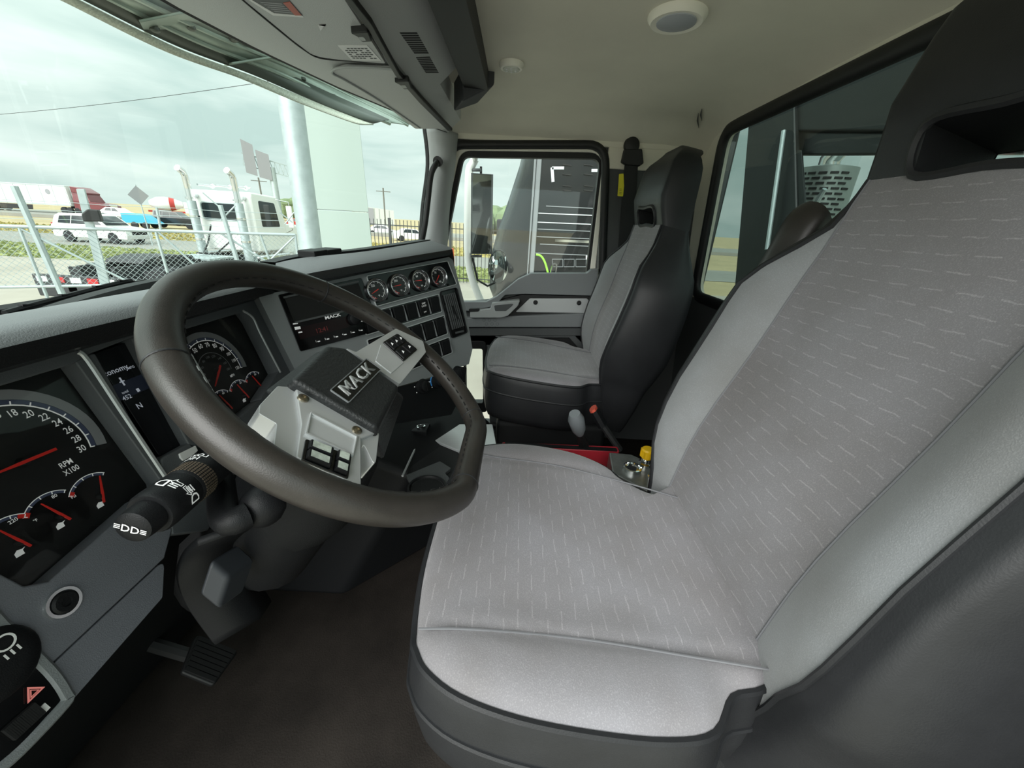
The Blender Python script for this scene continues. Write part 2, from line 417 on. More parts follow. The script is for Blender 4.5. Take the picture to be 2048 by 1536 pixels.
# A pillar
wp = struct_root('trim_1', (.88, .36, 0))
pb = [onx(855, 500, .88), onx(872, 420, .88), onx(878, 330, .87), onx(868, 262, .86)]
def strip(us, x):
    return [onx(u, v, x) for u, v in us]
L = strip([(846, 520), (853, 420), (864, 330), (858, 258)], .90); R_ = strip([(893, 520), (898, 420), (909, 330), (915, 268)], .90)
rows = []
for l, r in zip(spline(L, 5), spline(R_, 5)):
    rows.append([l+V((.05, .02, 0)), l+V((-.02, 0, 0)), l.lerp(r, .35)+V((-.045, 0, 0)), l.lerp(r, .7)+V((-.04, 0, 0)), r+V((-.005, 0, 0))])
MB().grid(rows).build('pillar_cover', palegrey, wp, smooth=60, solid=.006)
MB().tube(spline([p+V((-.0, .012, 0)) for p in L], 6), .014, 8).build('glass_seal', rubber, wp)
# driver side behind the door opening
wl = MB().box((-.97, -.86, 0), (-.93, -.50, 1.42)).build('wall_left', dkgrey); struct(wl)
fw = MB().box((-.95, .93, 0), (.95, .97, .84)).build('wall_front', blacksoft); struct(fw)
# windshield: curved pane, header outside it

ws = struct_root('window_1', (.06, .8, .88))
rows = []
for k in range(9):
    z = .80+(1.44-.80)*k/8
    rows.append([V((.06+.80*s, wy(.06+.80*s)-.05*(z-1.0), z)) for s in [-1+2*i/32 for i in range(33)]])
MB().grid(rows).build('pane', gwind, ws, smooth=80)
# ================================================================== dashboard
tc_ = math.radians(18); PC = Fr((-.373, .56, .8), (1, 0, 0), (0, math.sin(tc_), math.cos(tc_)))
yw = math.radians(-38); ts = math.radians(15)
PS = Fr((.18, .30, .865), (math.cos(yw), math.sin(yw), 0), (-math.sin(yw)*math.sin(ts), math.cos(yw)*math.sin(ts), math.cos(ts)))
dash = thing('dashboard', 'grey and black truck dashboard wrapping from behind the steering wheel to the centre gauges', 'dashboard', (-.1, .55, .5))
dashgrey = M('dash_grey', '#55585b', .5, bump=(900, .25)); dashlow = M('dash_grey_light', '#6a6c73', .5, bump=(900, .25))
padm = M('dash_pad', '#6f7375', .55, bump=(600, .35, 3)); lipm = M('dash_lip', '#1b1c1d', .35, bump=(500, .3))
dial = M('dial_black', '#0c0d0e', .6); tick = M('dial_white', '#f2f3f3', .6, emit=.12); blueg = M('dial_blue', '#48506b', .5); greyarc = M('dial_grey', '#8b8c90', .5)
lens = glass('gauge_lens', (.99, .99, .99), refl=.3)
# -- brow over the driver's dials
rows = []
for k in range(13):
    x = -1.0+(.02+1.0)*k/12
    rows.append([V((x, .575, .842)), V((x, .52, .868)), V((x, .505, .872)), V((x, .498, .893)), V((x, .505, .903)), V((x, .53, .906)), V((x, .66, .889)), V((x, wy(max(x, -.73))-.03, .858)), V((x, wy(max(x, -.73))-.005, .82))])
MB().grid([[r[i] for i in range(0, 4)] for r in rows]).build('brow_lip', lipm, dash, smooth=50)
MB().grid([[r[i] for i in range(3, 9)] for r in rows]).build('top_pad', padm, dash, smooth=50)
# defroster slot strip against the glass
MB().grid([[V((x, wy(x)-.05, .866)), V((x, wy(x)-.045, .878)), V((x, wy(x)-.02, .878)), V((x, wy(x)-.018, .86))] for x in [-.70+i*.05 for i in range(30)]]).build('defroster_strip', blackpl, dash)
# -- driver bezel, one panel per opening edge, on a plane 30 mm proud of the dials
BZ = .03
def bz(name, pts, mat=None, d0=.004, d1=BZ, r=.004, bev=.003, par=None):
    return MB().prism(PC, rpoly(PC.poly(pts, BZ), r), d0, d1).build(name, mat or dashgrey, par or dash, bevel=bev)
bz('bezel_top', [(-90, 792), (-90, 742), (0, 722), (270, 640), (520, 575), (528, 600), (500, 620), (355, 663), (262, 676), (185, 706), (150, 727), (0, 772)])
bz('bezel_divider', [(150, 722), (190, 704), (330, 960), (345, 1010), (330, 1010), (322, 962)])
bz('bezel_under_display', [(322, 917), (380, 885), (440, 960), (420, 1060), (345, 1070), (330, 975)])
bz('bezel_divider', [(262, 674), (352, 660), (470, 850), (440, 900), (378, 890)])
bz('bezel_right', [(490, 618), (512, 590), (600, 760), (560, 800), (520, 800), (557, 743), (506, 640)])
bz('bezel_lower', [(465, 845), (522, 800), (600, 765), (600, 900), (440, 960), (420, 900)])
lowp = bz('lower_panel', [(-90, 1140), (0, 1146), (50, 1172), (100, 1162), (280, 1000), (330, 975), (345, 1060), (330, 1116), (95, 1337), (0, 1247), (-90, 1170)], dashlow)
bz('kick_strip', [(330, 1119), (326, 1195), (142, 1405), (132, 1392), (97, 1338)], dashlow, r=.006)
# recess floors and silver edge strips
MB().prism(PC, [(-.40, -.25), (.33, -.25), (.33, .085), (-.40, .085)], -.012, -.002).build('cluster_backing', dial, dash)
def strip_(name, pts, wd, par=dash, d=BZ, fr=PC, mat=None, h=.004):
    P = [fr.p(*fr.px(u, v, d), d+h*.3) for u, v in pts]
    return MB().tube(spline(P, 4), wd, 6, up=fr.n, sy=.6).build(name, mat or silver, par)
strip_('silver_strip', [(155, 704), (175, 722), (240, 820), (335, 962), (348, 985)], .0035)
strip_('silver_strip', [(351, 664), (395, 735), (440, 812)], .0030)
strip_('silver_strip', [(485, 622), (505, 636), (520, 668), (560, 745)], .0026)
strip_('silver_strip', [(516, 590), (548, 655), (585, 724)], .0026)
# knob socket on the lower panel
kx, ky = PC.px(125, 1205, BZ)
dim = MB(); dim.lathe(PC.at(kx, ky, BZ), [(.0155, -.004), (.0165, .0), (.0155, .003), (.0125, .003), (.0120, -.004)], 24)
kn = dim.build('dimmer_bezel', chrome, dash, smooth=30)
MB().lathe(PC.at(kx, ky, BZ), [(.0115, -.006), (.0115, .004), (.0095, .006), (.005, .006), (.0045, .004)], 20).build('dimmer_knob', blackpl, kn)
# lower left switch panel
lsw = bz('light_switch_panel', [(-90, 1165), (0, 1254), (92, 1343), (124, 1388), (118, 1402), (40, 1488), (-40, 1560), (-90, 1540)], gloss, d1=BZ+.002, bev=.002)
strip_('panel_rim', [(-60, 1180), (0, 1250), (95, 1340), (130, 1390), (128, 1408), (40, 1500), (-20, 1550)], .006, lsw, BZ, mat=midgrey)
bzf = PC.at(*PC.px(-22, 1335, BZ), BZ+.002)
MB().lathe(bzf, [(.033, -.001), (.034, .002), (.031, .005), (.02, .006)], 32).build('light_knob', blackpl, lsw)
tri = MB()
tx, ty = PC.px(60, 1386, BZ); F3 = PC.at(tx, ty, BZ+.004)
for r in (.0085, .0045):
    o_ = [(r*math.cos(a), r*math.sin(a)) for a in [math.radians(90+120*i) for i in range(3)]]; i_ = [(x*.66, y*.66) for x, y in o_]
    tri.ring(F3, o_, i_, 0, .0004, n=3)
tri.build('hazard_symbol', M('warning_red', '#e0837c', .5, emit=.2), lsw, smooth=0)
m_ = MB(); lx, ly = PC.px(-6, 1288, BZ); Fl = PC.at(lx, ly, BZ+.009); m_.ring(Fl, circ(0, 0, .008, 20), circ(0, 0, .0062, 20), 0, .0004)
for i in range(3): m_.prism(Fl, rect(-.006+.005*i, -.012, .0015, .006), 0, .0004)
m_.build('headlight_symbol', ink, lsw, smooth=0)
wv = MB()
for k in range(16):
    p = lerp(0, 1, k/15); u = lerp(70, 12, p); v = lerp(1418, 1470, p); a, b = PC.px(u, v, BZ); wv.prism(PC, rect(a, b, .0018, .016), BZ+.002, BZ+.006)
wv.build('dimmer_wheel', rubber, lsw)
a, b = PC.px(84, 1418, BZ); MB().prism(PC, rect(a, b, .006, .008), BZ+.002, BZ+.003).build('telltale', ink, lsw)

# ------------------------------------------------ instrument dials (things set into the dash)
def arcpts(r, a0, a1, n=24): return [(r*math.cos(lerp(a0, a1, i/n)), r*math.sin(lerp(a0, a1, i/n))) for i in range(n+1)]
def arcband(m, fr, r0, r1, a0, a1, d=.0006, n=28):
    m.grid([[fr.p(x, y, d) for x, y in arcpts(r, math.radians(a0), math.radians(a1), n)] for r in (r0, r1)]); return m
def needle(fr, ang, L, wd, par, back=.25, d=.006):
    f = fr.at(0, 0, d, math.radians(ang))
    MB().prism(f, [(-L*back, -wd), (L*.15, -wd*1.1), (L, -wd*.35), (L, wd*.35), (L*.15, wd*1.1), (-L*back, wd)], 0, .0015).build('needle', red, par)
    MB().lathe(fr, [(wd*3.2, 0), (wd*3.2, d-.001), (wd*2.4, d+.001)], 16).build('needle_hub', dial, par)
def big_dial(name, label, cpx, nums, a_hi, a_lo, unit, nang, inner=None):
    tail = .3 if inner else .75
    x, y = PC.px(*cpx); f = PC.at(x, y, 0)
    t = thing(name, label, 'gauge', f.o)
    R = .068 if inner else .078
    MB().lathe(f, [(R*1.15, -.002), (R*1.15, .0), (R*.98, .0003)], 40).build('dial_face', dial, t)
    arcband(MB(), f, R*.93, R*1.08, a_lo, a_hi).build('grey_arc', greyarc, t, smooth=0)
    arcband(MB(), f, R*.86, R*.925, a_lo, a_hi).build('blue_arc', blueg, t, smooth=0)
    m = MB(); arcband(m, f, R*.835, R*.855, a_lo, a_hi, .0008)
    k = len(nums)
    for i, s in enumerate(nums):
        a = math.radians(lerp(a_lo, a_hi, i/(k-1)))
        m.text(s, f, R*.72*math.cos(a), R*.72*math.sin(a), .0115 if len(s) < 3 else .0085, .0008, sx=.8)
        m.prism(f.at(R*.87*math.cos(a), R*.87*math.sin(a), 0, a), rect(0, 0, .005, .0012), .0005, .0009)
    for i, s in enumerate(unit): m.text(s, f, R*.40, -R*.30-.010*i, .0095 if len(unit) > 1 else .007, .0008, sx=.8)
    m.build('numerals', tick, t, smooth=0)
    if inner:
        m = MB(); arcband(m, f, R*.50, R*.515, a_lo, a_hi, .0008)
        for i, s in enumerate(inner):
            a = math.radians(lerp(a_lo, a_hi, i/(len(inner)-1))); m.text(s, f, R*.4*math.cos(a), R*.4*math.sin(a), .006, .0008)
        m.build('inner_scale', greyarc, t, smooth=0)
    needle(f, nang, R*.5, .0016, t, tail)
    return t
big_dial('tachometer', 'large round tachometer with red needle and numerals to 30, left end of the dash', (42, 925), [str(i) for i in range(0, 31, 2)], -17, 192, ['RPM', 'X100'], 176)
big_dial('speedometer', 'round speedometer with red needle seen through the steering wheel, right of the display', (432, 742), ['0', '10', '20', '30', '40', '50', '60', '70', '80', '90', '100', '110', '120'], -14, 200, ['MPH'], 220, ['20', '40', '60', '80', '100', '120', '140', '160', '180'])
def small_dial(name, label, cpx, nang, s1=None, s2=None, redlow=True, group=None):
    x, y = PC.px(*cpx); f = PC.at(x, y, 0); t = thing(name, label, 'gauge', f.o, group); R = .030
    MB().lathe(f, [(R*1.2, -.002), (R*1.2, .0), (R, .0003)], 24).build('dial_face', dial, t)
    arcband(MB(), f, R*.9, R*1.0, 48, 140).build('blue_arc', blueg, t, smooth=0)
    m = arcband(MB(), f, R*1.0, R*1.03, 46, 142, .0008)
    for a in (48, 71, 94, 117, 140):
        ar = math.radians(a); m.prism(f.at(R*.95*math.cos(ar), R*.95*math.sin(ar), 0, ar), rect(0, 0, .003, .0008), .0006, .001)
    if s1: m.text(s1, f, R*.3, R*.75, .0055, .0009)
    if s2: m.text(s2, f, R*.75, R*.35, .0045, .0009)
    m.prism(f, [(-R*.30, -R*.42), (-R*.06, -R*.44), (-R*.04, -R*.30), (R*.06, -R*.24), (-R*.04, -R*.25), (-R*.16, -R*.20), (-R*.28, -R*.28)], .0006, .001)
    m.build('markings', tick, t, smooth=0, kind='stuff')
    arcband(MB(), f, R*.85, R*1.0, 130 if redlow else 48, 142 if redlow else 60, .0009).build('red_zone', red, t, smooth=0)
    needle(f, nang, R*.85, .0011, t, .35)
    return t
small_dial('small_gauge', 'small gauge with upright red needle below right of the tachometer, next to the silver strip', (197, 993), 65)
small_dial('oil_gauge', 'small oil pressure gauge marked PSI under the tachometer', (117, 1033), 108, '80', 'PSI')
small_dial('coolant_gauge', 'small coolant temperature gauge marked 220 at the lower left photo edge', (35, 1086), 106, '220', '°F', False)
small_dial('air_gauge', 'leftmost of three tiny red-needle gauges under the speedometer', (452, 812), 106, '60', None)
small_dial('air_gauge', 'middle of three tiny red-needle gauges under the speedometer', (486, 790), 106, '60', None)
small_dial('air_gauge', 'rightmost of three tiny red-needle gauges under the speedometer', (515, 772), 106, '60', None)
# lens over each half of the cluster
for k, pts in enumerate([[(-90, 800), (0, 772), (150, 727), (330, 975), (280, 1000), (100, 1162), (50, 1172), (-90, 1140)], [(352, 662), (490, 620), (506, 640), (558, 745), (520, 802), (465, 843)]]):
    MB().prism(PC, PC.poly(pts, .014), .013, .0145).build('cluster_lens', lens, dash, smooth=0)
# message screen
x0 = PC.poly([(186, 708), (264, 680), (378, 890), (322, 917)], .016)
scr = thing('message_screen', 'dark message screen showing economy and gear N, left of the steering wheel rim', 'screen', PC.p(*x0[0], 0))
MB().prism(PC, rpoly(x0, .003), .004, .016).build('screen_glass', M('screen_dark', '#0e1014', .18), scr, bevel=.001)
m = MB(); c = PC.px(228, 742, .0163); m.text('economy', PC, *c, .0105, .0165)
c = PC.px(262, 735, .0163); m.text('MPG', PC, *c, .005, .0165)
c = PC.px(244, 763, .0163); m.prism(PC, rect(*c, .0022, .012), .0163, .0166); m.prism(PC, rect(*c, .007, .0014), .0163, .0166)
c = PC.px(254, 795, .0163); m.text('452', PC, *c, .0085, .0165); c = PC.px(250, 784, .0163); m.text('total', PC, *c, .005, .0165)
c = PC.px(279, 812, .0163); m.text('N', PC, *c, .011, .0165)
c = PC.px(276, 780, .0163); m.prism(PC, rect(*c, .004, .005), .0163, .0166)
m.build('screen_text', M('screen_text', '#aab0ba', .5, emit=.35), scr, smooth=0)
c = PC.px(262, 768, .0163); MB().prism(PC, rect(c[0]-.004, c[1]-.004, .05, .022), .0161, .0163).build('screen_tile', M('screen_tile', '#23283a', .3, emit=.05), scr, smooth=0)
c = PC.px(372, 905, BZ+.003); MB().prism(PC, rpoly(PC.poly([(356, 908), (388, 892), (393, 902), (382, 912), (364, 922), (358, 916)], BZ), .001), BZ, BZ+.003).build('warning_tag', ink, dash, bevel=.0006)

# ------------------------------------------------ centre stack
stackg = M('stack_grey', '#85898b', .42, metal=.15, bump=(1200, .1))
SK = .03
pan = [(516, 592), (640, 566), (735, 546), (898, 514), (906, 520), (930, 610), (945, 698), (938, 728), (870, 752), (800, 772), (700, 790), (600, 760)]
MB().prism(PS, rpoly(PS.poly(pan), .006), -.035, 0).build('centre_panel', stackg, dash, bevel=.004)
# hood over it
def stk(u, v, d): return PS.p(*PS.px(u, v, d), d)
fr_lo = [stk(u, v, SK) for u, v in [(560, 580), (612, 566), (735, 542), (899, 511)]]
fr_hi = [stk(u, v, SK) for u, v in [(545, 568), (612, 550), (735, 528), (905, 500)]]
bk_hi = [onz(552, 526, .922), onz(610, 515, .928), onz(735, 502, .945), onz(862, 481, .968)]
rows = []
for lo, hi, bk in zip(spline(fr_lo, 6), spline(fr_hi, 6), spline(bk_hi, 6)):
    inn = lo+PS.n*-.05+PS.b*.004
    rows.append([inn, lo, lo.lerp(hi, .8)+PS.n*.003, hi+V((0, 0, .002))])
MB().grid(rows).build('hood_lip', lipm, dash, smooth=50)
rows = []
for lo, hi, bk in zip(spline(fr_lo, 6), spline(fr_hi, 6), spline(bk_hi, 6)):
    d = (bk-hi); d2 = d.copy(); d2.z = 0; d2.normalize()
    rows.append([hi+V((0, 0, .002)), hi.lerp(bk, .08)+V((0, 0, .005)), hi.lerp(bk, .5)+V((0, 0, .003)), bk, bk+d2*.015-V((0, 0, .02)), bk+d2*.02-V((0, 0, .09))])
last = rows[-1]; side = [p+V((.03, .0, -.03)) for p in last]; side2 = [p+V((.035, 0, -.30)) for p in last]
MB().grid(rows).build('hood_pad', padm, dash, smooth=50)
MB().grid([last, side, side2]).build('hood_end', blackpl, dash, smooth=50)
# black ledge behind the hood with its sensor notch
rows = []
for bk in spline([onz(545, 524, .915), onz(610, 510, .928), onz(735, 497, .94), onz(858, 479, .962)], 6):
    rows.append([bk+V((-.0, -.01, -.03)), bk+V((0, -.005, 0)), bk+V((.03, .05, -.004)), bk+V((.04, .07, -.05))])
MB().grid(rows).build('rear_ledge', blackpl, dash, smooth=40)
m = MB()
for u0, u1, vv in ((612, 640, 506), (640, 668, 503)):
    p, q = onz(u0, vv+3, .934), onz(u1, vv-1, .936); m.bar(p, q, .05, .018)
m.build('sensor_block', blackpl, dash, bevel=.003)
# plate helpers on the stack
def plate(name, pts, mat, d0=0.0, d1=.002, r=.004, par=dash, bev=.001): return MB().prism(PS, rpoly(PS.poly(pts, 0), r), d0, d1).build(name, mat, par, bevel=bev)
def rim(name, pts, wd, mat, par=dash, r=.004, d=.004):
    o_ = rpoly(PS.poly(pts, 0), r); return MB().ring(PS, grow(o_, wd), o_, 0, d).build(name, mat, par, bevel=.0008)
gp = [(733, 553), (894, 523), (912, 568), (752, 612)]
gplate = plate('gauge_plate', gp, gloss); rim('gauge_plate_rim', gp, .0022, silver, gplate)
def aux(cpx, nang, label, s1, s2):
    x, y = PS.px(*cpx); f = PS.at(x, y, .002, math.radians(5.5)); t = thing('dash_gauge', label, 'gauge', f.o, 'round gauges in the centre panel'); R = .0292
    MB().lathe(f, [(R, 0), (R*1.03, .004), (R*1.0, .010), (R*.93, .011), (R*.86, .008), (R*.84, .0)], 32).build('bezel', M('gauge_chrome', '#a9acae', .25, metal=1) if 'gauge_chrome' not in MT else MT['gauge_chrome'], t, smooth=35)
    MB().lathe(f, [(R*.86, 0), (R*.86, .002), (R*.2, .0022)], 28).build('dial_face', dial, t)
    m = MB(); arcband(m, f, R*.74, R*.77, -60, 240, .0026)
    for a in range(-60, 241, 30):
        ar = math.radians(a); m.prism(f.at(R*.7*math.cos(ar), R*.7*math.sin(ar), 0, ar), rect(0, 0, .004, .0007), .0024, .0028)
    m.text(s1, f, -R*.2, R*.42, .0075, .0027); m.text(s2, f, R*.1, -R*.5, .0065, .0027)
    m.build('markings', tick, t, smooth=0, kind='stuff')
    arcband(MB(), f, R*.66, R*.73, 215, 255, .0027).build('red_zone', red, t, smooth=0)
    needle(f, nang, R*.6, .0009, t, .3, .004)
    MB().lathe(f, [(R*.88, .0065), (R*.88, .0075), (R*.1, .0078)], 24).build('lens', lens, t)
    a2, b2 = PS.px(cpx[0]+21, cpx[1]+16); MB().lathe(PS.at(a2, b2, .002), [(.004, 0), (.0035, .002), (.001, .0025)], 12).build('reset_pin', blackpl, t)
for i, (c, na, l, s1, s2) in enumerate([((751, 581), 200, 'chrome-ringed gauge with red needle, leftmost of four in the centre panel', '225', '°F'), ((796, 571), 180, 'chrome-ringed gauge with red needle, second from the left of four in the centre panel', '250', '°F'), ((837.5, 561.5), 175, 'chrome-ringed gauge with red needle, third from the left of four in the centre panel', '60', '90'), ((874, 554), 225, 'chrome-ringed gauge with red needle, rightmost of four in the centre panel', '75', 'PSI')]):
    aux(c, na, l, s1, s2)
# switch rows
def skw(a, b): return (a, b+.10*a)
sw0 = None
for r, (b0, b1, aL, aR, n) in enumerate([(-.047, -.096, -.15, .101, 6), (-.110, -.163, -.15, .107, 6), (-.176, -.222, -.13, .111, 6)]):
    base = [skw(aL, b1), skw(aR, b1), skw(aR, b0), skw(aL, b0)]
    pl_ = MB().prism(PS, rpoly(base, .003), 0, .0015).build('switch_plate', gloss, dash, bevel=.0008)
    MB().ring(PS, grow(rpoly(base, .003), .002), rpoly(base, .003), 0, .003).build('switch_plate_rim', silver, pl_)
    wd = (aR-aL)/n
    for i in range(n):
        a = aL+wd*(i+.5); f = PS.at(*skw(a, (b0+b1)/2), .0015, math.radians(5.7))
        h = (b0-b1)*.44; w_ = wd*.40
        rk = MB()
        P = [(-w_, -h), (w_, -h), (w_, h), (-w_, h)]
        q0 = [f.p(x, y, 0) for x, y in P]; q1 = [f.p(-w_*.9, -h*.95, .002), f.p(w_*.9, -h*.95, .002), f.p(w_*.9, h*.95, .008), f.p(-w_*.9, h*.95, .008)]
        rk.hexa(q0, q1)
        so_ = rk.build('rocker_switch', blackpl, dash, bevel=.0015)
        MB().bar(f.p(w_*1.13, -h, .003), f.p(w_*1.13, h, .003), .0016, .005, up=PS.n).build('divider', midgrey, so_)
        if (r, i) in ((0, 4), (1, 2), (1, 0)):
            m = MB(); fq = Fr((q1[0]+q1[1]+q1[2]+q1[3])/4, q1[1]-q1[0], q1[3]-q1[0])
            m.text('DIFF', fq, 0, .012, .0065, .0006); m.text('LOCK', fq, 0, .005, .0065, .0006); m.text('OFF', fq, 0, -.012, .0055, .0006); m.build('lettering', tick, so_, smooth=0)
# air vent
vp = [(880, 585), (911, 577), (932, 664), (903, 675)]
vent = plate('air_vent', vp, gloss, d1=.001, r=.006); rim('vent_rim', vp, .003, blackpl, vent, .006, .006)
q = PS.poly([(884, 591), (908, 585), (927, 652), (902, 660)])
def bil(q, s, t): return tuple((q[0][k]*(1-s)+q[1][k]*s)*(1-t)+(q[3][k]*(1-s)+q[2][k]*s)*t for k in (0, 1))
for i in range(7):
    s = (i+.5)/7; MB().bar(PS.p(*bil(q, s, 0), .004), PS.p(*bil(q, s, 1), .004), .0018, .006, up=PS.n).build('slat', dkgrey, vent)
for i in range(3):
    t_ = (i+1)/4; MB().bar(PS.p(*bil(q, 0, t_), .003), PS.p(*bil(q, 1, t_), .003), .0018, .003, up=PS.n).build('cross_bar', blackpl, vent)
MB().bar(PS.p(*bil(q, .45, .35), .006), PS.p(*bil(q, .6, .75), .006), .006, .004, up=PS.n).build('vent_lever', blackpl, vent, bevel=.001)
a, b = PS.px(918, 664); MB().prism(PS, rect(a, b, .035, .006), .002, .004).build('slider', dkgrey, vent, bevel=.001)
# radio
rp = [(555, 590), (722, 556), (762, 660), (600, 703)]
radio = thing('car_radio', 'gloss black radio unit with small white legends behind the steering wheel rim', 'radio', PS.p(*PS.px(660, 640), 0))
MB().prism(PS, rpoly(PS.poly(rp), .004), 0, .003).build('face_plate', gloss, radio, bevel=.001)
q = PS.poly(rp)
MB().prism(PS, [bil(q, .05, .08), bil(q, .93, .08), bil(q, .93, .50), bil(q, .05, .5)], .003, .0036).build('upper_pocket', M('pocket_black', '#0a0b0b', .6), radio)
MB().bar(PS.p(*bil(q, .04, .06), .004), PS.p(*bil(q, .94, .05), .004), .004, .003, up=PS.n).build('pocket_edge', dkgrey, radio)
MB().bar(PS.p(*bil(q, .06, .50), .004), PS.p(*bil(q, .93, .50), .004), .004, .004, up=PS.n).build('pocket_shelf', dkgrey, radio)
MB().prism(PS, [bil(q, .045, .60), bil(q, .62, .60), bil(q, .62, .80), bil(q, .045, .80)], .003, .0036).build('radio_display', M('radio_display', '#1a0d0e', .2), radio)
m = MB(); x, y = PS.px(664, 633); m.text('MACK', PS, x, y, .0105, .0038, math.radians(5), sx=1.3)
for i in range(6):
    x, y = bil(q, .19+i*.105, .90); m.text(str(i+1), PS, x, y, .006, .0036, .1); m.prism(PS, rect(x+.006, y-.001, .006, .0025), .0034, .0037)
for (s, t_, w_, h_) in [(.06, .60, .012, .006), (.055, .52, .01, .0025), (.07, .68, .008, .003), (.80, .62, .009, .006), (.80, .74, .012, .006), (.88, .64, .01, .004), (.93, .7, .008, .003)]:
    x, y = bil(q, s, t_); m.prism(PS, rect(x, y, w_, h_), .0034, .0038)
m.build('legends', tick, radio, smooth=0, kind='stuff')
m = MB(); x, y = bil(q, .30, .73); m.text('12:41', PS, x, y, .014, .0038, .1); m.build('clock_digits', M('clock_red', '#5d2323', .4, emit=.15), radio, smooth=0)
x, y = bil(q, .70, .68); MB().lathe(PS.at(x, y, .003), [(.0145, 0), (.014, .012), (.011, .014), (.003, .0145)], 24).build('volume_knob', blackpl, radio)
# climate panel below the stack
cp = [(690, 795), (800, 774), (870, 756), (937, 732), (925, 790), (905, 830), (780, 850), (680, 850)]
clim = thing('climate_panel', 'black heater control panel with round knobs and a blue arc, below the rocker switches', 'control panel', PS.p(*PS.px(850, 780), 0))
MB().prism(PS, rpoly(PS.poly(cp), .008), -.04, -.004).build('panel_plate', blackpl, clim, bevel=.004)
for (u, v), blue in (((846, 772), 0), ((876, 762), 1), ((915, 745), 0)):
    x, y = PS.px(u, v); f = PS.at(x, y, -.004)
    k = MB().lathe(f, [(.022, 0), (.021, .004), (.015, .006), (.0145, .02), (.011, .022), (.003, .0222)], 28).build('knob', blackpl, clim)
    MB().bar(f.p(0, -.012, .022), f.p(0, .012, .022), .003, .004, up=PS.n).build('knob_grip', blacksoft, k)
    m = MB()
    for i in range(7):
        a = math.radians(210-i*40); m.prism(f, circ(.026*math.cos(a), .026*math.sin(a), .0016, 8), 0, .0006)
    m.build('knob_marks', tick, k, smooth=0)
    if blue: arcband(MB(), f, .0225, .0262, 80, 200, .001).build('cold_arc', M('cold_blue', '#3e86c6', .4, emit=.2), k, smooth=0)
m = MB(); x, y = PS.px(884, 734); m.text('u', PS, x, y, .012, -.003); x, y = PS.px(905, 728); m.text('i ..', PS, x, y, .010, -.003); m.build('legends', tick, clim, smooth=0, kind='stuff')
# ================================================================== passenger door
GL = [(926, 312), (1203, 316), (1202, 340), (1174, 546), (1060, 545), (1036, 557), (992, 590), (970, 600), (876, 602), (896, 483), (920, 328)]
door = struct_root('door_1', (.93, 0, .3))
DR = Fr((.945, 0, .60), (0, -1, 0), (0, 0, 1))
cr_o = rpoly(DR.poly([(908, 287), (1216, 287), (1175, 690), (830, 690)]), [.075, .075, .01, .01], 7)
cr_i = rpoly(DR.poly([(921, 302), (1207, 306), (1172, 600), (846, 650)]), [.06, .06, .01, .01], 7)
gl_i = rpoly(DR.poly([(927, 314), (1200, 318), (1166, 600), (862, 640)]), [.03, .035, .01, .01], 5)
MB().ring(DR, cr_o, cr_i, -.03, .012, n=96).build('window_frame', cream, door, bevel=.006)
MB().ring(DR, cr_i, gl_i, -.03, .006, n=96).build('glass_run', rubber, door, bevel=.004)
wdoor = struct_root('window_3', (.93, 0, .9)); MB().prism(DR, grow(gl_i, .006), -.014, -.010).build('pane', gdoor, wdoor, smooth=0)
def dp(name, pts, mat, d0, d1, r=.006, bev=.005, par=door, d=None):
    return MB().prism(DR, rpoly(DR.poly(pts, d1 if d is None else d), r), d0, d1).build(name, mat, par, bevel=bev)
door1 = dp('door_skin', [(845, 612), (985, 600), (1045, 556), (1070, 549), (1190, 549), (1172, 900), (1120, 960), (990, 960), (966, 690), (840, 690)], dkgrey, -.03, .012, bev=.004)
dp('upper_pad', [(870, 604), (972, 604), (994, 593), (1036, 559), (1062, 547), (1174, 547), (1183, 539), (1197, 538), (1190, 592), (1050, 588), (1010, 590), (990, 612), (940, 622), (870, 622)], midgrey, .0, .045, r=[.01, .01, .03, .03, .03, .01, .008, .004, .004, .02, .02, .02, .01, .01], bev=.010)
dp('recess', [(1000, 600), (1045, 589), (1190, 592), (1183, 630), (1020, 632)], rubber, .0, .03, bev=.003)
plate_ = dp('switch_plate', [(1031, 624), (1060, 597), (1174, 597), (1182, 606), (1178, 626)], silver, .02, .037, r=[.003, .006, .01, .008, .003], bev=.002)
for u, v in ((1071, 605), (1158, 606)):
    x, y = DR.px(u, v, .04); MB().lathe(DR.at(x, y, .037), [(.0105, -.002), (.0105, .003), (.0085, .0035), (.0075, .001), (.0045, .001), (.0043, .004)], 18).build('lock_knob', chrome if u < 0 else rubber, plate_)
dp('grab_handle', [(984, 606), (1041, 600), (1036, 612), (1016, 632), (1002, 636), (940, 636), (940, 622), (980, 618)], palegrey, .02, .07, bev=.012)
dp('handle_recess', [(988, 611), (1030, 607), (1012, 622), (990, 622)], dkgrey, .06, .0715, bev=.002)
dp('latch', [(937, 618), (960, 617), (957, 623), (938, 624)], rubber, .06, .0725, bev=.002)
dp('middle_band', [(930, 636), (1180, 627), (1176, 655), (930, 655)], midgrey, .0, .055, bev=.008)
pch = MB()
for i in range(3):
    for j in range(3):
        u = 968+i*11+(j % 2)*5; v = 636+j*8
        x, y = DR.px(u, v+4, .055); pch.ring(DR, circ(x, y, .0075, 6), circ(x, y, .0062, 6), .0545, .0556, n=6)
pch.build('hexagon_emboss', dkgrey, door, kind='stuff')
dp('lower_band', [(930, 656), (1176, 656), (1172, 672), (930, 672)], dkgrey, .0, .045, bev=.006)
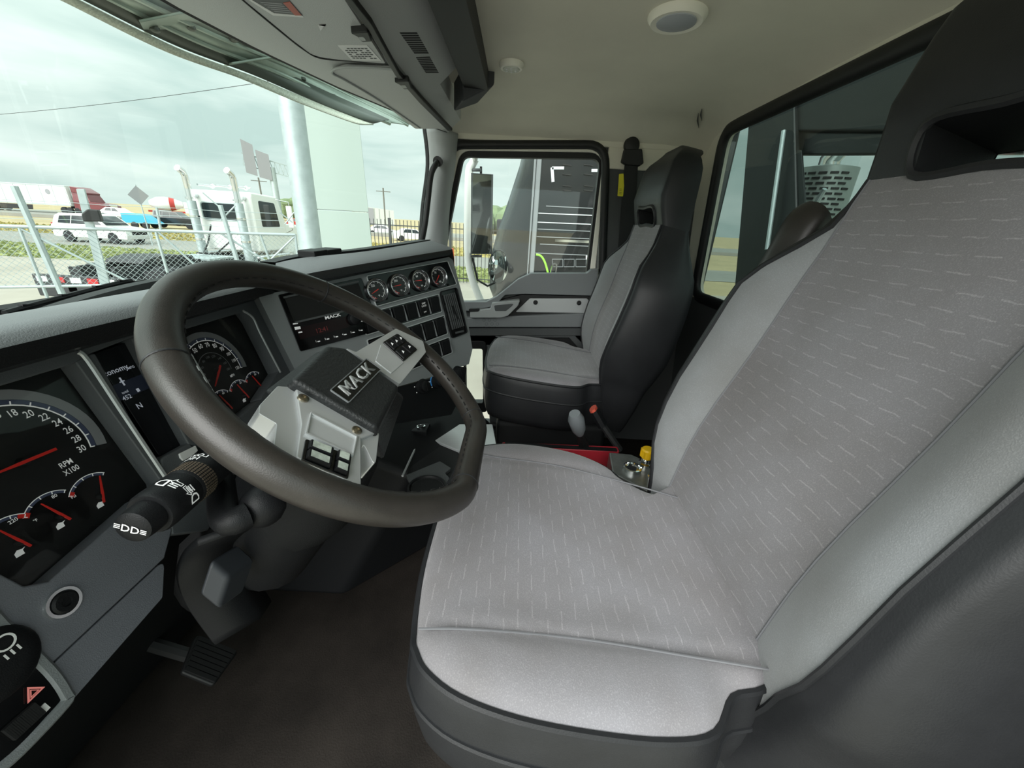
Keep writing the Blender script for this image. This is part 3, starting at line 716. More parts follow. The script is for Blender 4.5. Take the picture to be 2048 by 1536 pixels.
MB().ring(DR, rpoly(DR.poly([(1005, 700), (1022, 666), (1145, 666), (1172, 694), (1172, 860), (1005, 860)], .04), .01), rpoly(DR.poly([(1012, 706), (1030, 676), (1138, 676), (1160, 700), (1160, 850), (1012, 850)], .04), .01), 0, .04).build('pocket_rim', dkgrey, door, bevel=.004)
dp('pocket', [(1012, 706), (1030, 676), (1138, 676), (1160, 700), (1160, 850), (1012, 850)], rubber, 0, .013, bev=0)
# low window in the door
lw_o = rpoly(DR.poly([(925, 682), (972, 682), (974, 825), (930, 825)], .02), .02); lw_i = rpoly(DR.poly([(930, 698), (965, 698), (966, 806), (932, 806)], .02), .012)
w4 = struct_root('window_4', (.93, .1, .3))
MB().ring(DR, lw_o, lw_i, -.03, .02).build('seal', rubber, w4, bevel=.004); MB().prism(DR, lw_i, -.012, -.009).build('pane', gdoor, w4, smooth=0)
# belt and grab handle
belt = thing('seat_belt', 'black seat belt hanging from the pillar beside the passenger seat', 'seat belt', (.90, -.36, 1.2))
BF = Fr((.915, 0, .6), (0, -1, 0), (0, 0, 1))
x, y = BF.px(1262, 292)
MB().lathe(BF.at(x, y, 0), [(.030, 0), (.032, .008), (.028, .022), (.016, .026), (.004, .027)], 24).build('anchor_cover', rubber, belt, smooth=40)
MB().prism(BF, rpoly(BF.poly([(1246, 300), (1281, 300), (1284, 328), (1276, 334), (1250, 332), (1240, 326)]), .006), .002, .028).build('guide_loop', rubber, belt, bevel=.005)
web = M('belt_webbing', '#1b1c1d', .75, bump=(800, .4))
q = [BF.p(*BF.px(u, v), .012) for u, v in ((1250, 330), (1274, 330), (1263, 520), (1236, 510))]
MB().hexa(q, [p+V((-.003, 0, 0)) for p in q]).build('webbing', web, belt)
MB().hexa([p+V((-.004, .006, 0)) for p in q], [p+V((-.007, .006, 0)) for p in q]).build('webbing', web, belt)
yel = M('yellow_tag', '#d9cf2a', .5); x, y = BF.px(1242, 371)
tg = MB().prism(BF, rpoly(BF.poly([(1238, 348), (1247, 347), (1248, 372), (1246, 393), (1235, 392), (1237, 368)], .02), .003), .018, .021).build('yellow_tag', yel, belt)
m = MB()
for i in range(4): a, b = BF.px(1241, 378+i*3.3, .021); m.prism(BF, rect(a, b, .010, .0012), .021, .0216)
m.build('tag_print', rubber, tg, smooth=0)
gh = thing('grab_handle', 'slim black grab handle on the grey pillar beside the windshield', 'handle', onx(862, 400, .82))
MB().tube(spline([onx(876, 324, .84), onx(872, 328, .80), onx(862, 350, .79), onx(856, 400, .79), onx(850, 450, .79), onx(842, 492, .80)], 6), .011, 10).build('grip', rubber, gh)
x = onx(877, 324, .83); MB().lathe(Fr(x, (0, 1, 0), (0, 0, 1)), [(.018, -.02), (.018, -.005), (.012, .004)], 14).build('mount', rubber, gh)

# ================================================================== overhead
ohgrey = M('overhead_grey', '#bcbebe', .55, bump=(700, .25)); ohdark = M('overhead_dark', '#3a3c3f', .6, bump=(700, .25))
oh = thing('overhead_console', 'grey overhead console with two latched lids and vent slots above the windshield', 'console', (.2, .35, 1.35))
def ya(x): return interp([(-.9, .60), (-.07, .60), (.12, .565), (.35, .50), (.60, .405), (.80, .325), (.90, .27)], x)
XS = [-.80+i*.05 for i in range(34)]
XS = [x for x in XS if x <= .86]
def zlow(x): return 1.338+.006*x
rows = [[V((x, ya(x)+.012, zlow(x)+.05)), V((x, ya(x)+.006, zlow(x)+.004)), V((x, ya(x), zlow(x))), V((x, max(.30, lerp(ya(x), .30, .5)) if ya(x) > .3 else ya(x)-.002, zlow(x)+.001)), V((x, min(.30, ya(x)-.004), zlow(x)+.006))] for x in XS]
MB().grid(rows).build('lower_shell', ohgrey, oh, smooth=40)
MB().tube([V((x, ya(x)+.008, zlow(x)+.008)) for x in XS], .009, 8).build('edge_seal', rubber, oh)
# rear face with slots, shallow tail on the passenger end
rows = [[V((x, .300, 1.345)), V((x, .293, 1.346)), V((x, .205, 1.422)), V((x, .200, 1.432)), V((x, .20, 1.46))] for x in [-.80+.1*i for i in range(13)]+[.44]]
MB().grid(rows).build('vent_face', ohgrey, oh, smooth=30)
rows = [[V((x, .300, 1.347)), V((x, .293, 1.347)), V((x, .25, 1.384)), V((x, .245, 1.45))] for x in [.44, .6, .75, .84]]
MB().grid(rows).build('tail', ohgrey, oh, smooth=30)
MB().box((-.80, .12, 1.395), (.52, .19, 1.46)).build('cubby_back', rubber, oh)
MB().hexa([V((.50, .195, 1.36)), V((.62, .24, 1.36)), V((.62, .24, 1.46)), V((.50, .195, 1.46))], [V((.515, .10, 1.41)), V((.60, .16, 1.38)), V((.60, .16, 1.46)), V((.515, .10, 1.46))]).build('cubby_end', ohdark, oh, bevel=.006)
GF = Fr((.2, .293, 1.346), (1, 0, 0), (0, -.088, .076))
GFb = Fr((.2, .293, 1.346), (-1, 0, 0), (0, -.088, .076))
for grp, (p0, p1, p2, p3), n_s in ((0, ((797, 62), (832, 62), (857, 106), (828, 106)), 10), (1, ((830, 112), (858, 111), (877, 145), (851, 145)), 10)):
    q = [GFb.px(u, v, .002) for u, v in (p0, p1, p2, p3)]
    for i in range(n_s):
        t0 = (i+.15)/n_s; t1 = (i+.62)/n_s
        pts = [bil(q, 0, t0), bil(q, 1, t0), bil(q, 1, t1), bil(q, 0, t1)]
        MB().prism(GFb, pts, -.001, .0012).build('vent_slot', rubber, oh, smooth=0)
# lids with their latches and labels, on the underside
UF = Fr((.2, .40, 1.338), (1, 0, 0), (0, -1, 0))       # n points down
def und(name, pts, mat, d0, d1, r=.004, bev=.003, par=oh): return MB().prism(UF, rpoly(UF.poly(pts, d1), r), d0, d1).build(name, mat, par, bevel=bev)
lid1 = und('lid', [(330, -90), (420, -60), (480, -5), (600, 92), (625, 112), (690, 122), (772, 128), (735, 70), (690, 0), (640, -90)], ohgrey, 0, .006, r=[.01, .01, .01, .02, .03, .02, .008, .01, .01, .01])
lid2 = und('lid', [(662, 144), (690, 135), (785, 138), (800, 150), (900, 258), (830, 258), (762, 205)], ohgrey, 0, .007, r=[.02, .02, .008, .008, .005, .01, .02])
def useam(pts, wd, mat, par, d=.006):
    return MB().tube(spline([UF.p(*UF.px(u, v, d), d) for u, v in pts], 5), wd, 6).build('seam', mat, par)
useam([(420, -60), (480, -5), (560, 62), (606, 98), (640, 116), (700, 122), (770, 128)], .0016, rubber, lid1)
useam([(840, 256), (762, 203), (690, 160), (664, 146), (676, 136), (720, 134), (784, 138)], .0028, palegrey, lid2, .008)
for lid, (u, v) in ((lid1, (722, 76)), (lid2, (806, 172))):
    k = .8 if lid is lid2 else 1
    la = und('latch', [(u-22*k, v-9*k), (u+14*k, v-12*k), (u+22*k, v+8*k), (u+2*k, v+9*k), (u-8*k, v-2*k)], rubber, .004, .016, par=lid, bev=.002)
    und('latch_window', [(u-6*k, v-1*k), (u+6*k, v-2*k), (u+11*k, v+6*k), (u+1*k, v+7*k)], M('latch_grey', '#8d9092', .4) if 'latch_grey' not in MT else MT['latch_grey'], .012, .0165, par=la, bev=.001)
und('hinge_strip', [(690, -20), (745, 50), (800, 150), (850, 205), (905, 262), (895, 262), (838, 206), (790, 152), (735, 60), (672, -20)], rubber, .002, .012, bev=.003)
lb = und('paper_label', [(676, 92), (735, 92), (763, 122), (704, 121)], ink, .006, .0068, r=.001, bev=0, par=lid1)
m = MB(); q = UF.poly([(676, 92), (735, 92), (763, 122), (704, 121)], .007)
for i in range(6):
    for j in range(7):
        if (i*3+j*5) % 7 == 0: continue
        s = .10+j*.12; t0 = .14+i*.13; m.prism(UF, [bil(q, s, t0), bil(q, s+.09, t0), bil(q, s+.09, t0+.055), bil(q, s, t0+.055)], .0068, .0072)
m.build('label_print', dkgrey, lb, smooth=0)
wl_ = und('warning_label', [(498, -2), (560, -20), (606, 32), (548, 28)], M('label_grey', '#4b4e50', .5), .006, .0068, r=.001, bev=0, par=lid1)
und('label_red_band', [(566, 6), (580, 4), (603, 31), (590, 31)], M('label_red', '#b5523f', .5), .0068, .0072, r=0, bev=0, par=wl_)
und('label_border', [(494, -2), (500, -2), (549, 27), (605, 32), (607, 35), (546, 31)], ink, .0068, .0072, r=0, bev=0, par=wl_)
m = MB(); q = UF.poly([(512, 0), (564, 4), (592, 30), (552, 26)], .007)
for i in range(5): m.prism(UF, [bil(q, .05, .12+i*.17), bil(q, .92, .12+i*.17), bil(q, .92, .2+i*.17), bil(q, .05, .2+i*.17)], .0068, .0072)
m.build('label_print', greyarc, wl_, smooth=0)
sm = und('glue_mark', [(636, 50), (650, 53), (643, 58), (652, 49), (641, 62)], ink, .006, .0066, r=0, bev=0, par=lid1)
# roof lamps
def on_roof(u, v):
    z = 1.44
    for _ in range(20): p = onz(u, v, z); z = .5*z+.5*roof_z(p.x, p.y)
    return onz(u, v, z)
p = on_roof(1355, 30); RF = Fr(p, (1, 0, 0), (0, -1, 0))
lamp = thing('dome_light', 'large round dome light with grey lens in the ceiling above the seats', 'light', p)
MB().lathe(RF, [(.058, -.006), (.060, .004), (.052, .014), (.040, .012)], 36).build('housing', cream, lamp, smooth=50)
MB().lathe(RF, [(.041, .008), (.040, .014), (.025, .018), (.004, .019)], 32).build('lens', M('frosted_lens', '#a9adb3', .25), lamp, smooth=60)
p = on_roof(1023, 127); RF = Fr(p, (1, 0, 0), (0, -1, 0))
lamp = thing('map_light', 'small round clear-lensed light in the ceiling near the overhead console', 'light', p)
MB().lathe(RF, [(.034, -.006), (.035, .006), (.030, .013), (.024, .013)], 32).build('housing', cream, lamp, smooth=50)
MB().lathe(RF, [(.025, .010), (.023, .015), (.003, .016)], 28).build('lens', M('clear_lens', '#c9cbc0', .2, bump=(250, .9)), lamp, smooth=60)
m = MB()
for k in range(6):
    a = k*math.pi/3; m.lathe(Fr(RF.p(.014*math.cos(a), .014*math.sin(a), .0155), RF.a, RF.b), [(.003, 0), (.002, .0015)], 8)
m.lathe(Fr(RF.p(0, 0, .0155), RF.a, RF.b), [(.003, 0), (.002, .0015)], 8); m.build('diodes', ink, lamp, kind='stuff')
# two tears in the lining by the rear cove
for a, b in (((.737, -.597, 1.4215), (.833, -.645, 1.3985)), ((.70, -.592, 1.425), (.785, -.632, 1.411))):
    MB().tube([V(a), V(a).lerp(V(b), .5)+V((0, .004, 0)), V(b)], [.0006, .0028, .0006], 6).build('lining_tear', dkgrey, ceiling)
# ================================================================== outside visor over the windshield
vis = thing('sun_visor', 'greenish grey metal sun visor with bolts outside the top of the windshield', 'sun visor', (.06, .9, 1.42))
visg = M('visor_metal', '#8f9c92', .4, metal=.35, bump=(25, .25, 4), var=(8, .2)); visd = M('visor_dark', '#3f463f', .35, metal=.2); visl = M('visor_strip', '#b9beb0', .5, bump=(150, 1.0, 4), var=(180, .3))
lo_ = [ony(0, -62, 1.0), ony(130, 2, 1.0), ony(330, 101, .99), ony(480, 157, .93), ony(600, 207, .83), ony(700, 244, .69), ony(724, 250, .66)]
hi_ = [onp(u, v, V((0, y, 0)), V((0, 1, 0))) for u, v, y in ((190, -90, .86), (310, -25, .86), (480, 55, .85), (640, 130, .80), (740, 185, .72), (815, 228, .60), (850, 250, .55))]
L1 = spline(lo_, 8); L2 = spline(hi_, 8)
def band(t0, t1, off0=0.0, off1=0.0):
    return [[a.lerp(b, t0)+V((0, 0, off0)), a.lerp(b, (t0+t1)/2)+V((0, 0, (off0+off1)/2)), a.lerp(b, t1)+V((0, 0, off1))] for a, b in zip(L1, L2)]
MB().grid(band(0, .14)).build('edge_strip', visl, vis, solid=.004); MB().grid(band(.14, .36, .004, .02)).build('lower_band', visd, vis, solid=.004)
MB().grid(band(.36, .62, .008, .0)).build('channel', visg, vis, solid=.004); MB().grid(band(.62, 1.25, .0, .02)).build('upper_band', visg, vis, solid=.004)
MB().tube([a.lerp(b, .37)+V((0, 0, .006)) for a, b in zip(L1, L2)], .008, 8).build('rib', visg, vis); MB().tube([a.lerp(b, .66)+V((0, 0, -.002)) for a, b in zip(L1, L2)], .006, 8).build('rib', visg, vis)
def onvis(i, t): return L1[i].lerp(L2[i], t)
for i, t in ((13, .30), (14, .62), (12, .9), (17, .75), (18, .8), (26, .55), (31, .5), (36, .5), (39, .5)):
    c = onvis(i, t)+V((0, 0, -.004)); MB().lathe(Fr(c, (1, 0, 0), (0, -1, 0)), [(.011, -.004), (.011, .003), (.007, .006), (.002, .007)], 12).build('bolt', visd, vis)
for i, w_ in ((13, .10), (21, .05)):
    MB().bar(onvis(i, .16)+V((0, 0, .004)), onvis(i, 1.0)+V((0, 0, -.004)), w_, .006).build('bracket', visg, vis, bevel=.002)
# wiper lying along the foot of the glass
wip = thing('wiper', 'black windshield wiper lying along the foot of the windshield', 'wiper', onz(150, 600, .84))
yw0 = [ony(u, v, y) for u, v, y in ((-30, 652, .86), (60, 625, .875), (150, 600, .88), (225, 580, .88), (290, 566, .875))]
bl = spline(yw0, 6)
MB().tube(bl, .006, 6, sy=1.6).build('blade', rubber, wip)
MB().tube([p+V((0, -.004, .012)) for p in bl[3:-3]], .005, 6).build('blade_frame', blackpl, wip)
MB().tube([ony(130, 612, .90), ony(170, 592, .9), ony(200, 590, .88)], .008, 6).build('claw', blackpl, wip)
for k in (5, 10, 15, 19): MB().bar(bl[k]+V((0, -.004, .016)), bl[min(k+3, len(bl)-1)]+V((0, -.004, .005)), .008, .006).build('claw', blackpl, wip)
MB().tube([ony(-60, 690, .9), ony(20, 650, .9), ony(140, 608, .89)], .008, 6).build('arm', blackpl, wip)
cowl = MB().grid([[V((x, wy(x)+.005, .845)), V((x, wy(x)+.12, .835)), V((x, wy(x)+.16, .78))] for x in [-.74+.05*i for i in range(33)]]).build('trim_2', blackpl, smooth=40, solid=.004); struct(cowl)
# ================================================================== steering wheel
tw = math.radians(37)
WH = Fr((-.373, .217, .817), (1, 0, 0), (0, math.cos(tw), math.sin(tw)))
wheel = thing('steering_wheel', 'black leather flat-bottomed steering wheel with silver spokes in front of the driver seat', 'steering wheel', WH.o)
RM, RT_ = .2192, .0185
path = []
for i in range(160):
    a = 2*math.pi*i/160; s, c = math.sin(a), math.cos(a); r = RM
    if -s*RM > .200: r = .200/(-s)
    path.append((r*c, r*s))
# soften the two corners of the flat
for _ in range(3):
    path = [((path[i-1][0]+2*path[i][0]+path[(i+1) % 160][0])/4, (path[i-1][1]+2*path[i][1]+path[(i+1) % 160][1])/4) for i in range(160)]
rim = MB().tube([WH.p(x, y) for x, y in path], RT_, 20, True, up=WH.n).build('rim', leather, wheel, smooth=80)
def wp_(pts, d): return WH.poly(pts, d)
# stitching along the inner side, and grip joints
m = MB()
for i in range(0, 160, 1):
    if i % 2: continue
    (x, y), (x2, y2) = path[i], path[(i+1) % 160]; L_ = math.hypot(x, y)
    a = WH.p(x-x/L_*RT_*.93, y-y/L_*RT_*.93, RT_*.40); b = WH.p(x2-x2/L_*RT_*.93, y2-y2/L_*RT_*.93, RT_*.40); m.bar(a, b, .0016, .0016)
m.build('stitching', M('thread_black', '#101010', .7), rim, kind='stuff')
for ang in (144, 44, 303, 250):
    i = int(ang/360*160); c = path[i]; nx = path[(i+1) % 160]; t = (V((*nx, 0))-V((*c, 0))).normalized()
    f = Fr(WH.p(*c), WH.n, V(WH.a*(-t.y)+WH.b*t.x)); MB().lathe(f, [(RT_+.0004, -.0012), (RT_+.0009, 0), (RT_+.0004, .0012)], 24).build('grip_joint', vinyl, rim)
# hub pad
lth2 = M('pad_leather', '#222425', .45, bump=(260, .55, 3))
top = wp_([(585, 757), (757, 857), (800, 772), (690, 694), (655, 689)], .006); bot = wp_([(522, 785), (768, 925), (810, 795), (700, 705), (632, 705)], -.045)
n = 5; m = MB(); A = [WH.p(x, y, -.045) for x, y in bot]; mid = [WH.p(*(lerp(b[k], t[k], .85) for k in (0, 1)), -.012) for b, t in zip(bot, top)]; Bt = [WH.p(x, y, .006) for x, y in top]
m.add(A+mid+Bt, [tuple(range(4, -1, -1)), tuple(range(10, 15))]+[(i, (i+1) % 5, 5+(i+1) % 5, 5+i) for i in range(5)]+[(5+i, 5+(i+1) % 5, 10+(i+1) % 5, 10+i) for i in range(5)])
pad = m.build('hub_pad', lth2, wheel, bevel=.007, bseg=3)
lq = rpoly(rect(-.017, -.0005, .118, .025), .0015)
LF = WH.at(0, 0, .006)
plq = MB().prism(LF, lq, -.001, .0012).build('emblem_plate', gloss, pad, bevel=.0005)
MB().ring(LF, grow(lq, .0012), lq, -.001, .0020).build('emblem_rim', midgrey, pad)
tm = MB(); tm.text('MACK', LF, -.017, -.0002, .0245, .0022, sx=1.42, shear=.12); tm.build('emblem_letters', M('emblem_silver', '#c4c6c6', .35, metal=.4), plq, solid=.001)
# near spoke
sil2 = M('satin_silver', '#c9cccd', .3, metal=.45, bump=(60, .06)); 
m = MB()
o1 = wp_([(516, 829), (552, 850), (545, 902), (581, 921), (720, 980), (722, 880), (749, 938), (757, 868), (714, 848), (600, 778), (554, 774), (518, 812)], -.012)
lower = MB().prism(WH, rpoly(o1, .004), -.04, -.010).build('spoke', sil2, wheel, bevel=.005, bseg=3)
c2 = wp_([(589, 771), (757, 866), (720, 880), (720, 978), (590, 918), (600, 850)], -.008)
MB().prism(WH, rpoly(c2, .003), -.012, -.005).build('spoke_face', sil2, lower, bevel=.003)
pk = wp_([(622, 829), (711, 875), (704, 909), (614, 867)], -.004)
MB().ring(WH, grow(pk, .003), pk, -.006, -.002).build('pocket_rim', sil2, lower, bevel=.001); MB().prism(WH, pk, -.006, -.0045).build('pocket', silver, lower)
bb = wp_([(611, 878), (703, 913), (696, 958), (603, 920)], -.004)
swp = MB().prism(WH, rpoly(bb, .002), -.006, -.003).build('button_plate', gloss, lower, bevel=.001)
clr = M('worn_button', '#aeb7ad', .45, var=(90, .35))
for s0, s1, t0, t1 in ((.06, .58, .08, .47), (.06, .58, .54, .93), (.66, .95, .06, .47), (.66, .95, .54, .94)):
    q = [bil(bb, s0, t0), bil(bb, s1, t0), bil(bb, s1, t1), bil(bb, s0, t1)]
    bt_ = MB().prism(WH, rpoly(q, .001), -.003, .002, .9).build('button', blackpl, swp, bevel=.001)
    q = [bil(bb, lerp(s0, s1, .12), lerp(t0, t1, .15)), bil(bb, lerp(s0, s1, .85), lerp(t0, t1, .15)), bil(bb, lerp(s0, s1, .85), lerp(t0, t1, .85)), bil(bb, lerp(s0, s1, .12), lerp(t0, t1, .85))]
    MB().prism(WH, q, .002, .0026).build('button_cap', clr, bt_)
for u, v in ((607, 796), (714, 860)):
    x, y = WH.px(u, v, -.004); MB().lathe(WH.at(x, y, -.006), [(.0065, 0), (.0062, .003), (.004, .0045), (.0022, .0046), (.002, .003)], 16).build('screw', M('screw_steel', '#a99f8c', .3, metal=1) if 'screw_steel' not in MT else MT['screw_steel'], lower)
# far spoke
SPF = Fr(WH.p(.05, 0, -.008), WH.a+WH.n*.20, WH.b)
o2 = SPF.poly([(688, 694), (712, 704), (792, 657), (846, 682), (852, 704), (800, 768)], .0)
far = MB().prism(SPF, rpoly(o2, .004), -.03, 0).build('spoke', sil2, wheel, bevel=.005, bseg=3)
pk = SPF.poly([(762, 688), (808, 725), (783, 747), (751, 722)], .001)
MB().prism(SPF, rpoly(pk, .002), -.002, .0015).build('pocket', silver, far, bevel=.0008)
bb = SPF.poly([(766, 684), (808, 722), (835, 699), (794, 667)], .002)
swp = MB().prism(SPF, rpoly(bb, .002), -.002, .0025).build('button_plate', gloss, far, bevel=.001)
cells = [(.05, .48, .05, .33), (.05, .48, .36, .64), (.52, .95, .05, .48), (.52, .95, .52, .95), (.05, .48, .68, .95)]
for s0, s1, t0, t1 in cells:
    q = [bil(bb, s0, t0), bil(bb, s1, t0), bil(bb, s1, t1), bil(bb, s0, t1)]
    bt_ = MB().prism(SPF, rpoly(q, .0006), .0025, .005, .92).build('button', blackpl, swp, bevel=.0006)
    c = bil(bb, (s0+s1)/2, (t0+t1)/2); MB().prism(SPF, [(c[0]-.003, c[1]-.002), (c[0]+.003, c[1]-.001), (c[0]+.001, c[1]+.003)], .005, .0056).build('symbol', tick, bt_)
# ------------------------------------------------ column and stalks
col = thing('steering_column', 'black plastic steering column shroud below the steering wheel', 'steering column', WH.p(0, 0, -.30))
ax = [WH.p(0, 0, -.045), WH.p(0, 0, -.07), WH.p(0, 0, -.12), WH.p(0, -.01, -.20), WH.p(0, -.03, -.30), WH.p(0, -.05, -.40)]
MB().tube(ax, [.045, .06, .072, .078, .085, .07], 16, up=WH.b).build('shroud', blackpl, col, smooth=60)
MB().tube([WH.p(0, -.03, -.12), WH.p(0, -.04, -.22), V((-.36, .49, .46)), V((-.345, .56, .36)), V((-.34, .60, .30))], [.07, .085, .08, .06, .03], 14, up=(1, 0, 0)).build('lower_cover', blacksoft, col, smooth=60)
rows = [[p+V((0, 0, 0)), p+V((.05, -.03, -.015)), p+V((.09, -.02, -.03))] for p in spline([onz(395, 1075, .64), onz(365, 1105, .60), onz(352, 1150, .56), onz(372, 1210, .50), onz(425, 1285, .42)], 5)]
MB().grid(rows).build('side_shroud', blackpl, col, smooth=60, solid=.01)
p, q = onz(418, 1120, .60), onz(395, 1190, .56)
MB().hexa([p, p+V((.05, .0, -.02)), p+V((.05, -.02, -.05)), p+V((0, -.02, -.03))], [q, q+V((.045, 0, -.02)), q+V((.045, -.02, -.05)), q+V((0, -.02, -.03))]).build('tilt_lever', M('tab_grey', '#303338', .5), col, bevel=.006)
stalk = thing('turn_signal_stalk', 'thick black turn signal stalk with white light and wiper symbols left of the wheel', 'lever', WH.p(-.05, .02, -.09))
zt = .755
S0 = onz(462, 905, .74); S1 = onz(262, 1058, zt)
ax_ = (S1-S0); Ls = ax_.length; t_ = ax_.normalized()
SF = Fr(S0, t_.cross(V((0, 0, 1))), V((0, 0, 1)))      # n = along? built below
n_ = t_; a_ = V((0, 0, 1)).cross(n_).normalized(); b_ = n_.cross(a_)
SF = Fr(S0, a_, b_)
def seg_(name, prof, mat, par=stalk): return MB().lathe(SF, [(r, h*Ls) for r, h in prof], 24).build(name, mat, par, smooth=35)
body = seg_('stalk_arm', [(.0155, 0), (.0185, .12), (.0205, .40)], blackpl)
collar = seg_('wiper_ring', [(.0208, .40), (.0216, .41), (.0216, .56), (.0208, .57)], blackpl)
knurl = MB()
for k in range(40):
    a = 2*math.pi*k/40
    for h in range(7): knurl.prism(Fr(SF.p(.0217*math.cos(a), .0217*math.sin(a), Ls*(.43+.018*h)), SF.n, V(SF.a*(-math.sin(a))+SF.b*math.cos(a))), rect(0, 0, .0016, .0022), -.0004, .0007)
knurl.build('knurling', M('brown_dust', '#4a4034', .8), collar, kind='stuff')
grip = seg_('stalk_grip', [(.0208, .57), (.0218, .60), (.0225, .80), (.0222, .84), (.0205, .86)], blackpl)
tip = seg_('stalk_button', [(.0165, .86), (.0165, .93), (.0155, .985), (.012, 1.0), (.004, 1.004)], blackpl)
# symbols wrapped on the side that faces up and to the driver
def wrap(mb, t, h, ang, size):
    vs, fs = glyphs(t); o = []
    for v in vs:
        a = ang+v.x*size/.0225; hh = Ls*h - v.y*size
        o.append(SF.p(.0231*math.cos(a), .0231*math.sin(a), hh))
    mb.add(o, fs)
def view_ang(h):
    d = (CAM-SF.p(0, 0, Ls*h)); return math.atan2(d.dot(SF.b), d.dot(SF.a))
va = view_ang(.7)
m = MB(); wrap(m, 'D≡', .68, va-.45, .016); wrap(m, '⇦⇨', .70, va+.1, .016); wrap(m, '≡D', .73, va+.65, .016); m.build('light_symbols', tick, grip, smooth=0)
m = MB()
for tt, h, o_, sz in (('⌂*', .20, -.1, .013), ('⌂', .28, .5, .013), ('LOW', .34, 1.0, .009), ('HIGH', .39, 1.25, .009)):
    wrap(m, tt, h, va+o_, sz)
m.build('wiper_symbols', tick, body, smooth=0)
tf = Fr(SF.p(0, 0, Ls*1.005), SF.a, SF.b); ang = -.37
m = MB(); m.text('≡DD≡', tf, 0, 0, .0105, .0004, rot=ang); m.build('lamp_symbol', tick, tip, smooth=0)
lev = thing('tilt_lever', 'black ball-ended lever under the turn signal stalk beside the column', 'lever', WH.p(-.05, 0, -.12))
b0 = onz(395, 975, .70); b1 = onz(470, 1040, .70); b2 = onz(525, 1012, .695)
MB().tube(spline([onz(440, 960, .70), b1+V((-.0, .01, 0)), onz(495, 1030, .70)], 5), .016, 10).build('lever_arm', blackpl, lev)
MB().lathe(Fr(b2, (1, 0, 0), (0, 1, 0)), [(.026*math.cos(a), .026*math.sin(a)) for a in [math.radians(-80+20*i) for i in range(9)]], 16).build('ball_end', blackpl, lev, smooth=80)
